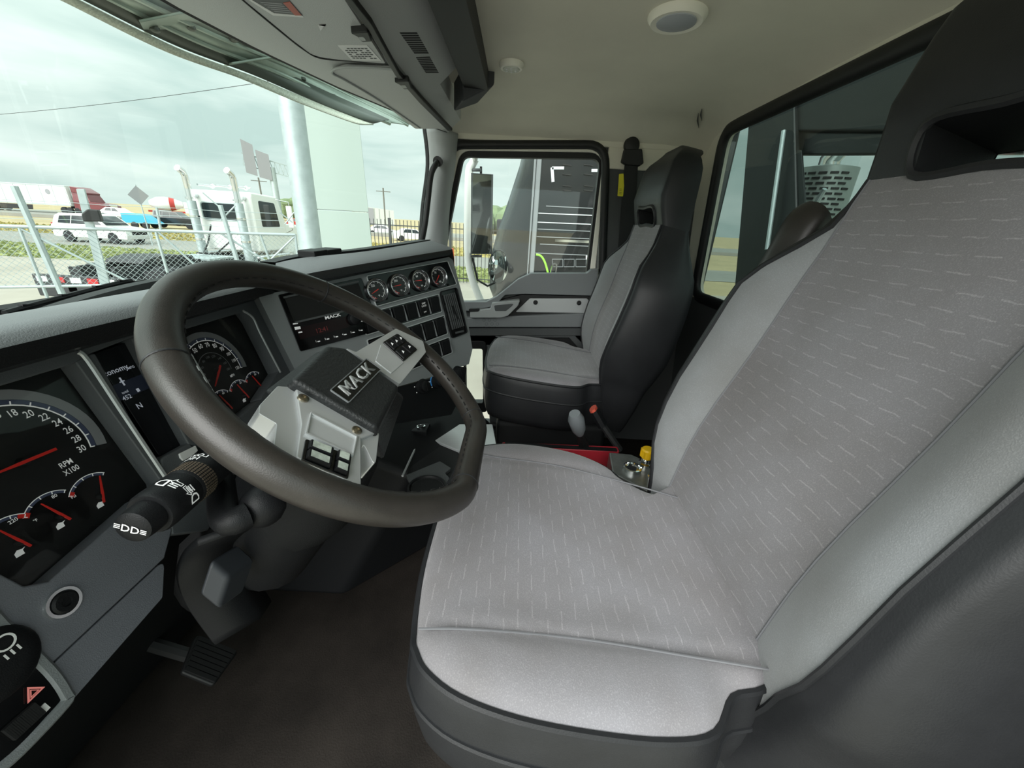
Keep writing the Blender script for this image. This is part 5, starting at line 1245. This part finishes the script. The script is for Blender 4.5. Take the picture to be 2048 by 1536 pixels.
vehicle('sedan', 'white car on the highway just ahead of the maroon semi truck', 'car', az(230, 84, G+.4), (0, -1, 0), 4.6, 1.8, sedp, sedc, wpaint, (-1.4, 1.4), .33, None, sedw)
vehicle('sedan', 'red car far off behind the steel pole', 'car', az(597, 90), (.3, -1, 0), 4.6, 1.8, sedp, sedc, rpaint, (-1.4, 1.4), .33, None, sedw)
vehicle('sedan', 'white car parked far beyond the picket fence left of the grey pillar', 'car', az(822, 52), (.5, -1, 0), 4.6, 1.8, sedp, sedc, wpaint, (-1.4, 1.4), .33, None, sedw)
vehicle('sedan', 'white car beyond the picket fence right of the pylon', 'car', az(764, 66), (.2, -1, 0), 4.6, 1.8, sedp, sedc, wpaint, (-1.4, 1.4), .33, None, sedw)
# semi trailer and its maroon tractor
tr0 = V((66, 71.2, G+.4)); TF = Fr(tr0, (0, 1, 0), (0, 0, 1))
trl = thing('semi_trailer', 'long white box trailer behind the maroon tractor on the highway', 'trailer', tr0)
MB().prism(TF, [(0, 1.15), (16, 1.15), (16, 4.1), (0, 4.1)], -1.3, 1.3).build('box', wpaint, trl, bevel=.04)
for i in range(8): MB().box((66-1.33, 71.3+i*2, G+1.6), (66-1.3, 71.36+i*2, G+4.45)).build('side_post', galv, trl)
for z in (1.25, 3.95): MB().box((66-1.34, 71.2, G+.4+z), (66-1.3, 87.2, G+.4+z+.12)).build('side_rail', galv, trl)
MB().prism(Fr(V((66-1.31, 74.2, G+3.5)), (0, 1, 0), (0, 0, 1)), circ(0, 0, .38, 16), 0, -.02).build('round_logo', greyarc, trl)
MB().prism(TF, [(6.5, .4), (11.5, .4), (11.8, 1.1), (6.3, 1.1)], -1.25, -1.2).build('skirt', rubber, trl)
for x in (13.3, 14.6, 1.5): 
    for s in (-1, 1): wheel_at(TF, x, .5, s*1.05, .5, .5, trl)
def semi_extra(t, F_):
    MB().prism(F_, [(-2.0, 3.2), (.1, 2.9), (.25, 3.2), (-1.0, 3.95), (-2.1, 4.05)], -1.15, 1.15).build('roof_fairing', mpaint, t, bevel=.08)
    MB().prism(F_, [(-3.6, .8), (-2.2, .8), (-2.2, 1.2), (-3.6, 1.2)], -.5, .5).build('frame', blackpl, t)
    q = [F_.p(.48, 1.95, .95), F_.p(.48, 1.95, -.95), F_.p(.12, 2.78, -.9), F_.p(.12, 2.78, .9)]; MB().add([p+F_.a*.03 for p in q], [(0, 1, 2, 3)]).build('windshield', wglass, t, solid=.02)
    MB().prism(Fr(F_.p(2.93, 1.2, 0), F_.n, F_.b), rect(0, 0, 1.2, 1.0), -.02, .04).build('grille', chrome, t, bevel=.03)
    for s in (-1, 1): MB().tube([F_.p(-2.3, 1.0, s*.9), F_.p(-2.3, 4.0, s*.9)], .09, 8).build('exhaust', chrome, t)
vehicle('semi_tractor', 'maroon semi tractor pulling the white box trailer', 'truck', V((66, 68.6, G+.4)), (0, -1, 0), 7, 2.5, [(-2.2, .6), (2.9, .6), (2.95, 1.5), (2.4, 1.75), (.6, 1.95), (-2.1, 2.0)], [(-2.15, 1.95), (.6, 1.92), (.15, 2.95), (-2.1, 3.3)], mpaint, (-3.2, -1.9, 1.9), .5, None, [[(-.9, 2.1), (.3, 2.1), (.05, 2.75), (-.9, 2.8)]], semi_extra, .35)
# concrete mixer
mx = thing('mixer_truck', 'white and red concrete mixer truck far left of the white truck cab', 'truck', az(338, 104, G+.4)); MF = Fr(az(338, 104, G+.4), (.55, -.84, 0), (0, 0, 1))
MB().lathe(Fr(MF.p(-.5, 2.3, 0), MF.n, MF.b), [(.5, -2.6), (1.0, -1.4), (1.25, 0), (1.1, 1.2), (.5, 2.3)], 16).build('drum', wpaint, mx)
MB().lathe(Fr(MF.p(-.5, 2.3, 0), MF.n, MF.b), [(1.02, -1.45), (1.2, -.7)], 16).build('drum_band', rpaint, mx)
MB().prism(MF, [(2.3, .8), (4.4, .8), (4.4, 1.7), (3.6, 1.8), (3.3, 2.7), (2.3, 2.8)], -1.1, 1.1).build('cab', wpaint, mx, bevel=.06); MB().prism(MF, [(-3.2, .8), (2.4, .8), (2.4, 1.1), (-3.2, 1.1)], -.5, .5).build('frame', rpaint, mx)
for x in (-2, -.8, 3.4):
    for s in (-1, 1): wheel_at(MF, x, .5, s*1.0, .5, .35, mx)
# ---- the white tractor behind the gate
wt_o = V((13.0, 9.95, G)); WF = Fr(wt_o, (1, -.02, 0), (0, 0, 1))    # n = towards -y (its right)
wtk = thing('day_cab_truck', 'white day cab tractor with twin chrome exhaust stacks behind the chain-link gate', 'truck', wt_o)
MB().prism(WF, rpoly([(0, 1.2), (1.75, 1.2), (1.75, 2.2), (1.45, 3.0), (.05, 3.06), (0, 2.9)], .08, 4), -1.02, 1.02).build('cab', wpaint, wtk, bevel=.08, bseg=3)
BK = Fr(WF.p(0, 0, 0), WF.n*-1, (0, 0, 1))      # back of cab as seen from here
BKf = Fr(WF.p(-.005, 0, 0), (0, -1, 0), (0, 0, 1))
wq = rpoly(rect(0, 2.42, 1.35, .50), .10, 5)
rwn = MB().prism(BKf, wq, -.02, .02).build('rear_window', wglass, wtk); MB().ring(BKf, grow(wq, .035), wq, -.02, .03).build('window_rubber', galv, rwn)
for s in (-1, 1):
    MB().lathe(Fr(WF.p(-.02, 2.86, s*.8), BKf.a, BKf.b), [(.07, 0), (.07, .05), (.04, .07)], 12).build('work_lamp', lampw, wtk)
    q = [(.35, 2.0), (1.35, 2.0), (1.2, 2.78), (.35, 2.82)]; MB().prism(WF, rpoly(q, .06), s*1.0, s*1.035).build('door_window', wglass, wtk)
    ex = [WF.p(-.3, .8, s*.78), WF.p(-.3, 3.0, s*.78), WF.p(-.3, 3.4, s*.78), WF.p(-.35, 3.52, s*.78), WF.p(-.53, 3.62, s*.78)]
    st = MB().tube(ex, .095, 14).build('exhaust_stack', chrome, wtk, smooth=50)
    MB().tube([WF.p(-.3, .85, s*.78), WF.p(-.3, 2.7, s*.78)], .13, 14).build('heat_shield', galv, st); 
    for z in (2.75, 2.2, 1.5): MB().tube([WF.p(-.3, z, s*.78), WF.p(-.3, z+.06, s*.78)], .145, 14).build('clamp', chrome, st)
MB().tube([WF.p(.5, 3.2, -.75), WF.p(.5, 3.2, .75)], .02, 6).build('horn_rail', chrome, wtk)
for d in (-.6, .0, .55): MB().lathe(Fr(WF.p(.3, 3.2, d), WF.n, WF.b), [(.08, -.25), (.035, -.1), (.03, .4)], 10).build('air_horn', chrome, wtk)
MB().prism(WF, rpoly([(1.7, 1.0), (4.1, 1.0), (4.15, 1.75), (3.9, 1.95), (1.7, 2.15)], .1, 4), -.8, .8).build('bonnet', wpaint, wtk, bevel=.1, bseg=3)
for s in (-1, 1):
    MB().prism(WF, rpoly([(2.2, .75), (2.5, 1.25), (3.2, 1.35), (3.9, 1.2), (4.2, .7), (4.0, .7), (3.6, 1.1), (2.8, 1.1), (2.4, .7)], .05, 3), s*.75, s*1.22).build('fender', wpaint, wtk, bevel=.03)
    wheel_at(WF, 3.2, .52, s*1.0, .52, .3, wtk)
    MB().tube([WF.p(1.3, 2.9, s*1.05), WF.p(1.4, 2.85, s*1.45), WF.p(1.4, 1.9, s*1.45), WF.p(1.3, 1.7, s*1.05)], .02, 6).build('mirror_bracket', chrome, wtk)
    MB().prism(Fr(WF.p(1.36, 2.35, s*1.45), BKf.a, BKf.b), rect(0, 0, .2, .75), -.05, .03).build('mirror', wpaint, wtk, bevel=.03)
    fr_ = MB().bar(WF.p(-4.6, .95, s*.42), WF.p(.5, .95, s*.42), .09, .28).build('frame_rail', M('chassis_black', '#2e3032', .6) if 'chassis_black' not in MT else MT['chassis_black'], wtk)
    for x in (-3.6, -2.3):
        for e in (0, .33): wheel_at(WF, x, .52, s*(1.06-e), .52, .28, wtk)
    MB().tube([WF.p(-.3, 2.0, s*.3), WF.p(-.5, 1.5, s*.35), WF.p(-1.0, 1.15, s*.2), WF.p(-1.4, 1.2, s*.1)], .025, 6).build('air_hose', rubber, wtk)
    MB().prism(WF, rpoly([(-.2, .5), (1.6, .5), (1.6, 1.1), (-.2, 1.1)], .1), s*.7, s*1.15).build('fuel_tank', chrome, wtk, bevel=.1)
    MB().box((wt_o.x-5.0, wt_o.y+s*.35-.1 if s < 0 else wt_o.y+.25, G+.55), (wt_o.x-4.9, wt_o.y+s*.35+.1 if s < 0 else wt_o.y+.45, G+.7)).build('tail_light', lampr, wtk)
MB().prism(WF, rpoly([(-3.9, 1.1), (-2.2, 1.1), (-2.3, 1.22), (-3.3, 1.28), (-3.8, 1.2)], .03), -.5, .5).build('fifth_wheel', MT['chassis_black'], wtk, bevel=.03)
MB().box((wt_o.x-5.0, wt_o.y-1.2, G+.42), (wt_o.x-4.9, wt_o.y+1.2, G+.92)).build('tail_panel', MT['chassis_black'], wtk, bevel=.02)
for i in range(6):
    MB().box((wt_o.x-5.02, wt_o.y-1.1+i*.39, G+.76), (wt_o.x-5.0, wt_o.y-.86+i*.39, G+.88)).build('reflective_tape', lampr if i % 2 == 0 else lampw, wtk)
for s in (-1, 1): MB().box((wt_o.x-4.2, wt_o.y+(.66 if s > 0 else -1.2), G+.35), (wt_o.x-4.15, wt_o.y+(1.2 if s > 0 else -.66), G+1.0)).build('mud_flap', tyre, wtk)
MB().box((wt_o.x-2.0, wt_o.y-.7, G+1.05), (wt_o.x-.8, wt_o.y+.7, G+1.1)).build('deck_plate', galv, wtk)
# ---- sign, billboard, poles, building, horizon
b = az(281, 36); sg = thing('road_sign', 'diamond road sign seen from behind left of the white truck', 'sign', b); SF_ = Fr(b, V((b.y, -b.x, 0)), (0, 0, 1))
MB().tube([b, b+V((0, 0, 3.6))], .035, 6).build('post', galv, sg); MB().prism(SF_, [(0, 2.45), (.5, 3.0), (0, 3.55), (-.5, 3.0)], .02, .04).build('plate', greyarc, sg)
b = az(557, 66); bb_ = thing('pylon_billboard', 'tall twin-board pole sign seen from behind above the white truck', 'sign', b); SF_ = Fr(b, V((b.y+.4, -b.x-.88, 0)), (0, 0, 1))
MB().tube([b, b+V((0, 0, 7.8))], .42, 12).build('pole', galv, bb_)
MB().prism(SF_, [(-2.9, 6.9), (-1.7, 6.6), (-1.7, 10.1), (-2.9, 10.6)], .3, .5).build('board', greyarc, bb_); MB().prism(SF_, [(-1.5, 6.5), (-.1, 6.2), (-.1, 9.2), (-1.5, 9.6)], .3, .5).build('board', greyarc, bb_)
tr_ = MB(); z0, z1 = 7.3, 8.6
tr_.bar(SF_.p(-3.1, z0+.5, 0), SF_.p(2.4, z0-.5, 0), .12, .12); tr_.bar(SF_.p(-3.1, z1+.5, 0), SF_.p(2.4, z1-.5, 0), .12, .12)
for i in range(10):
    a = i/10; c = (i+1)/10; mid_ = (a+c)/2
    tr_.bar(SF_.p(lerp(-3.1, 2.4, a), lerp(z0+.5, z0-.5, a), 0), SF_.p(lerp(-3.1, 2.4, mid_), lerp(z1+.5, z1-.5, mid_), 0), .08, .08); tr_.bar(SF_.p(lerp(-3.1, 2.4, mid_), lerp(z1+.5, z1-.5, mid_), 0), SF_.p(lerp(-3.1, 2.4, c), lerp(z0+.5, z0-.5, c), 0), .08, .08)
tr_.build('truss', galv, bb_, kind='stuff')
wood = M('utility_wood', '#6b6a62', .9)
def upole(u, r, h, lab):
    b = az(u, r); t = thing('utility_pole', lab, 'pole', b, 'utility poles'); MB().tube([b, b+V((0, 0, h))], .14, 8).build('pole', wood, t)
    d = V((b.y, -b.x, 0)).normalized(); MB().bar(b+V((0, 0, h-.6))-d*1.3, b+V((0, 0, h-.6))+d*1.3, .12, .12).build('crossarm', wood, t)
upole(528, 95, 8.2, 'wooden utility pole behind the white truck'); upole(770, 85, 7.6, 'wooden utility pole beyond the picket fence near the warehouse')
A_ = az(-60, 60); B_ = az(640, 33); A_.z = 6.5; B_.z = 9.0
wire = MB().tube([A_.lerp(B_, i/12)-V((0, 0, .25*math.sin(math.pi*i/12))) for i in range(13)], .016, 5).build('power_line', rubber); tag(wire, 'thin black power line crossing the sky', 'cable')
b = az(742, 140); bd = thing('warehouse', 'long pale metal warehouse on the horizon beyond the picket fence', 'building', b); HF = Fr(b, V((b.y, -b.x, 0)), (0, 0, 1))
MB().prism(HF, [(-5.5, 0), (7, 0), (7, 4.6), (-5.5, 5.6)], -20, 0).build('walls', M('warehouse_wall', '#b9beb8', .8), bd)
for i in range(8): MB().prism(HF, [(-5+i*1.5, .2), (-4.9+i*1.5, .2), (-4.9+i*1.5, 5.4-.12*i), (-5+i*1.5, 5.4-.12*i)], 0, .1).build('rib', greyarc, bd)
MB().prism(HF, [(-1.2, .2), (.8, .2), (.8, 4.9), (-1.2, 5.0)], 0, .12).build('dark_bay', greyarc, bd)
leafm = M('far_foliage', '#6f7f5c', .95, var=(.2, .25))
def tree(u, r, w, h, lab):
    b = az(u, r); t = thing('tree', lab, 'tree', b, 'trees on the horizon'); MB().tube([b, b+V((0, 0, h*.5))], .25, 6).build('trunk', wood, t)
    m = MB()
    for k in range(9):
        c = b+V((random.uniform(-w, w)*.5, random.uniform(-w, w)*.5, h*random.uniform(.45, .85))); rr = w*random.uniform(.22, .4)
        m.lathe(Fr(c, (1, 0, 0), (0, 1, 0)), [(rr*math.cos(a)*random.uniform(.85, 1.1), rr*.8*math.sin(a)) for a in [math.radians(-80+26*i) for i in range(7)]], 9)
    m.build('crown', leafm, t, smooth=0, kind='stuff')
for u, r, w, h, lab in ((605, 120, 7, 5.5, 'low tree on the horizon right of the white truck'), (575, 150, 8, 5.5, 'low tree on the horizon behind the white truck mirror'), (1005, 110, 12, 5, 'tree on the horizon seen between the mirror and the black truck'), (1052, 150, 10, 5.5, 'tree on the horizon beside the black truck')): tree(u, r, w, h, lab)
mk = thing('marker_post', 'orange marker post beyond the picket fence', 'post', az(905, 17.6)); b = az(905, 17.6); MB().tube([b, b+V((0, 0, 1.45))], [.10, .05], 8).build('post', M('marker_orange', '#c9663f', .6), mk); MB().lathe(Fr(b, (1, 0, 0), (0, 1, 0)), [(.2, 0), (.2, .05), (.12, .07)], 10).build('base', rubber, mk)
# ---- black sleeper truck parked alongside
blk = M('gloss_black_paint', '#101214', .22); gap = M('seam_black', '#050505', .6)
XB = 4.3
BFr = Fr((XB, 0, 0), (0, -1, 0), (0, 0, 1))
bt = thing('black_truck', 'glossy black sleeper truck parked beyond the passenger window', 'truck', (XB, -1.0, G))
yl = BFr.px(1066, 430)[0]
MB().prism(BFr, [(yl, G+.55), (yl+2.3, G+.55), (yl+2.3, 2.6), (yl, 2.6)], -2.2, 0).build('sleeper_back', blk, bt, bevel=.05)
edge = MB().prism(BFr, [(yl-.03, G+.6), (yl+.06, G+.6), (yl+.06, 2.6), (yl-.03, 2.6)], -.05, .04).build('edge_trim', midgrey, bt, bevel=.01)
# bulging side towards the front
rows = []
for v in range(9):
    z = lerp(G+.9, 2.5, v/8); bul = interp([(G+.9, .25), (.2, .62), (.7, .60), (1.15, .42), (1.8, .2), (2.5, .05)], z)
    rows.append([V((XB-.05, -yl, z)), V((XB+.15, -yl+bul*.55, z)), V((XB+.5, -yl+bul*.9, z)), V((XB+1.4, -yl+bul, z)), V((XB+2.2, -yl+bul, z))])
MB().grid(rows).build('cab_side', blk, bt, smooth=70)
def bslot(u0, v0, u1, v1, wdt, mat, name, d=.012):
    a = BFr.px(u0, v0, d); b = BFr.px(u1, v1, d); MB().bar(BFr.p(*a, d), BFr.p(*b, d), .012, wdt, up=(0, 0, 1)).build(name, mat, bt)
for u in (1107, 1150):
    for v in (329, 348, 371, 380): bslot(u+18, v, u+36, v+2, .012, gap, 'louvre_slot')
lt = M('mark_reflection_white', '#c8cdd0', .4)  # white shared by the corner marks and the reflected trailer stripes
bslot(1104, 335, 1106, 364, .035, lt, 'corner_mark'); bslot(1104, 336, 1128, 336, .03, lt, 'corner_mark'); bslot(1183, 341, 1200, 341, .03, lt, 'corner_mark')
for v, u0 in ((414, 1092), (428, 1070), (446, 1070), (460, 1075), (475, 1070), (490, 1080), (508, 1070)): bslot(u0, v-2, 1190, v+3, .010, lt if v in (428, 446) else midgrey, 'reflected_stripe')  # light stripes are trailer reflections in the gloss black, modelled as thin bars
bslot(1110, 481, 1186, 484, .03, chrome, 'reflection_bar')  # brightest of the reflected strips, modelled as a chrome bar
for u in (1105, 1128, 1152): 
    q = BFr.poly([(u, 519), (u+20, 519), (u+20, 533), (u, 533)], .02); MB().ring(BFr, grow(q, .008), q, 0, .03).build('step_frame', midgrey, bt)
m = [BFr.p(*BFr.px(u, v, .08), .08) for u, v in ((1072, 509), (1082, 512), (1090, 525), (1096, 546))]; MB().tube(spline(m, 5), .014, 6).build('green_hose', M('hose_green', '#8fd23a', .4), bt)
m = [BFr.p(*BFr.px(u, v, .10), .10) for u, v in ((1102, 548), (1106, 530), (1113, 530), (1110, 548))]; MB().tube(spline(m, 5, True), .012, 6, True).build('snap_hook', chrome, bt)
MB().prism(BFr, BFr.poly([(1172, 511), (1181, 511), (1181, 520), (1172, 520)], .02), 0, .02).build('sticker', ink, bt)
for s in (.4, 1.6):
    f = Fr(V((XB+s, -yl-.15, G+.52)), (1, 0, 0), (0, 0, 1)); MB().lathe(f, [(.3, -.15), (.5, -.15), (.52, 0), (.5, .15), (.3, .15)], 18).build('wheel', tyre, bt)
MB().tube([onx(1000, 470, 5.2), onx(1012, 480, 5.2), onx(1030, 490, 5.0)], .03, 6).build('mirror_arm', rubber, bt); MB().prism(Fr(onx(1002, 462, 5.2), (0, -1, 0), (0, 0, 1)), rpoly(rect(0, .03, .13, .26), .03), -.05, .05).build('side_mirror', rubber, bt, bevel=.02)
# ---- own door mirror
mir = M('mirror_glass', '#dfe6e6', .03, metal=1.0)
mr = thing('door_mirror', 'white framed rectangular door mirror on a white tube outside the passenger window', 'mirror', onx(945, 580, 1.25))
XM = 1.28
MB().tube(spline([onx(950, 318, XM), onx(944, 330, XM), onx(938, 345, XM), onx(936, 420, XM), onx(936, 510, XM), onx(945, 560, XM), onx(965, 610, XM)], 5), .020, 10).build('support_tube', white, mr)
MFm = Fr(onx(962, 425, XM-.02), (.28, -1, 0), (0, .0, 1))
q = [MFm.px(u, v) for u, v in ((942, 346), (986, 349), (984, 508), (941, 508))]
MB().prism(MFm, q, -.03, 0).build('mirror_case', white, mr, bevel=.006); qi = grow(q, -.008); MB().prism(MFm, qi, 0, .002).build('mirror_glass', mir, mr, smooth=0); MB().ring(MFm, q, qi, 0, .005).build('mirror_rim', dkgrey, mr)
for v in (340, 512): MB().tube([onx(936, v, XM), onx(962, v, XM-.02)], .008, 6).build('clamp', dkgrey, mr)
MB().tube([onx(962, 333, XM), onx(962, 347, XM)], .006, 6).build('finial', rubber, mr)
for u, v in ((950, 318), (965, 610)):
    p = onx(u, v, XM); MB().tube([p, V((.955, p.y-.03, p.z))], .014, 8).build('door_bracket', white, mr)
cx_m = onx(997, 534, XM+.02); cf = Fr(cx_m, (.25, -1, 0), (0, 0, 1))
cv = thing('convex_mirror', 'round convex mirror mounted below the rectangular door mirror', 'mirror', cx_m)
MB().lathe(cf, [(.088, -.02), (.092, -.004), (.088, .002)], 32, sx=.62).build('backing', dkgrey, cv); MB().lathe(cf, [(.086, .001), (.07, .008), (.045, .014), (.015, .017), (.003, .0172)], 32, sx=.62).build('glass', mir, cv, smooth=80)
MB().tube([onx(945, 515, XM), onx(955, 560, XM), onx(975, 572, XM), cx_m+V((.02, 0, -.08))], .006, 6).build('arm', rubber, cv)
# ---- what stands behind the rear window
RB = Fr((0, -1.25, .8), (-1, 0, 0), (0, 0, 1))
hb = thing('headache_rack', 'black steel rack behind the cab seen through the rear window', 'rack', (0, -1.25, G))
blks = M('rack_black', '#141617', .4)
def rb(name, pts, d0=-.12, d1=0, mat=None, fr=RB): return MB().prism(fr, fr.poly(pts), d0, d1).build(name, mat or blks, hb, bevel=.01)
rb('post', [(1500, 200), (1585, 150), (1592, 440), (1545, 760), (1452, 760), (1480, 440)], -.03)
rb('top_panel', [(1560, 262), (1590, 150), (2080, -160), (2080, 262)], -.10, -.02)
rb('beam', [(1540, 262), (2080, 262), (2080, 306), (1540, 310)], -.10, -.04)
rb('lower_panel', [(1560, 480), (2100, 480), (2100, 900), (1540, 900)], -.10, -.02)
rb('post', [(1583, 300), (1598, 300), (1612, 500), (1580, 500)], -.02, -.01)
MB().tube([RB.p(*RB.px(1580, 262), .03), RB.p(*RB.px(1546, 500), .03)], .010, 8).build('conduit', galv, hb)
ST = -1.75
ex = thing('exhaust_stack', 'chrome exhaust with perforated heat shield seen through the rear window', 'exhaust', ony(1650, 480, ST))
c0 = ony(1642, 620, ST); c1 = ony(1655, 338, ST); 
rr = (ony(1690, 360, ST)-ony(1618, 360, ST)).length/2
stm = M('shield_steel', '#8d9692', .45, metal=.6)
axz = Fr(V((c1.x, c1.y, c1.z)), (1, 0, 0), (0, 1, 0)); hgt = 1.2
sh = MB().lathe(axz, [(rr, -hgt), (rr, 0), (rr*.6, .012)], 28).build('heat_shield', stm, ex, smooth=50)
sl0 = None
for i in range(15):
    for k in range(5):
        a = math.radians(100+k*20+(10 if i % 2 else 0)); P_ = axz.p(rr*math.cos(a), rr*math.sin(a), -.035-i*.026)
        if sl0 is None:
            sl0 = MB().prism(Fr((0, 0, 0), (1, 0, 0), (0, 0, 1)), rect(0, 0, rr*.26, .011), -.002, .004).build('slot', gap, ex); c = sl0
            for v_ in sl0.data.vertices: v_.co = v_.co+ex.location
        else: c = sl0.copy(); COL.objects.link(c)
        c.location = P_-ex.location; c.rotation_euler = (0, 0, a+math.pi/2)
MB().tube([V((c1.x, c1.y, c1.z-.1)), V((c1.x, c1.y, c1.z+.05)), V((c1.x-.08, c1.y, c1.z+.12)), V((c1.x-.2, c1.y, c1.z+.2))], rr*.35, 12).build('tail_pipe', chrome, ex)
MB().tube([V((c1.x, c1.y, c1.z-hgt+.02)), V((c1.x, c1.y, G))], rr*.6, 12).build('lower_pipe', stm, ex)
MB().tube([ony(1625, 420, ST+.25), ony(1645, 385, ST+.25), ony(1650, 378, ST+.25)], .012, 8).build('grab_bar', galv, ex)
pp = thing('light_mast', 'grey square mast left of the perforated exhaust behind the cab', 'mast', ony(1630, 480, -3.0)); m0 = ony(1630, 480, -3.0); MB().box((m0.x-.1, m0.y-.1, G), (m0.x+.1, m0.y+.1, 3.5)).build('shaft', galv, pp); MB().box((m0.x-.18, m0.y-.18, G), (m0.x+.18, m0.y+.18, G+.04)).build('foot', galv, pp)
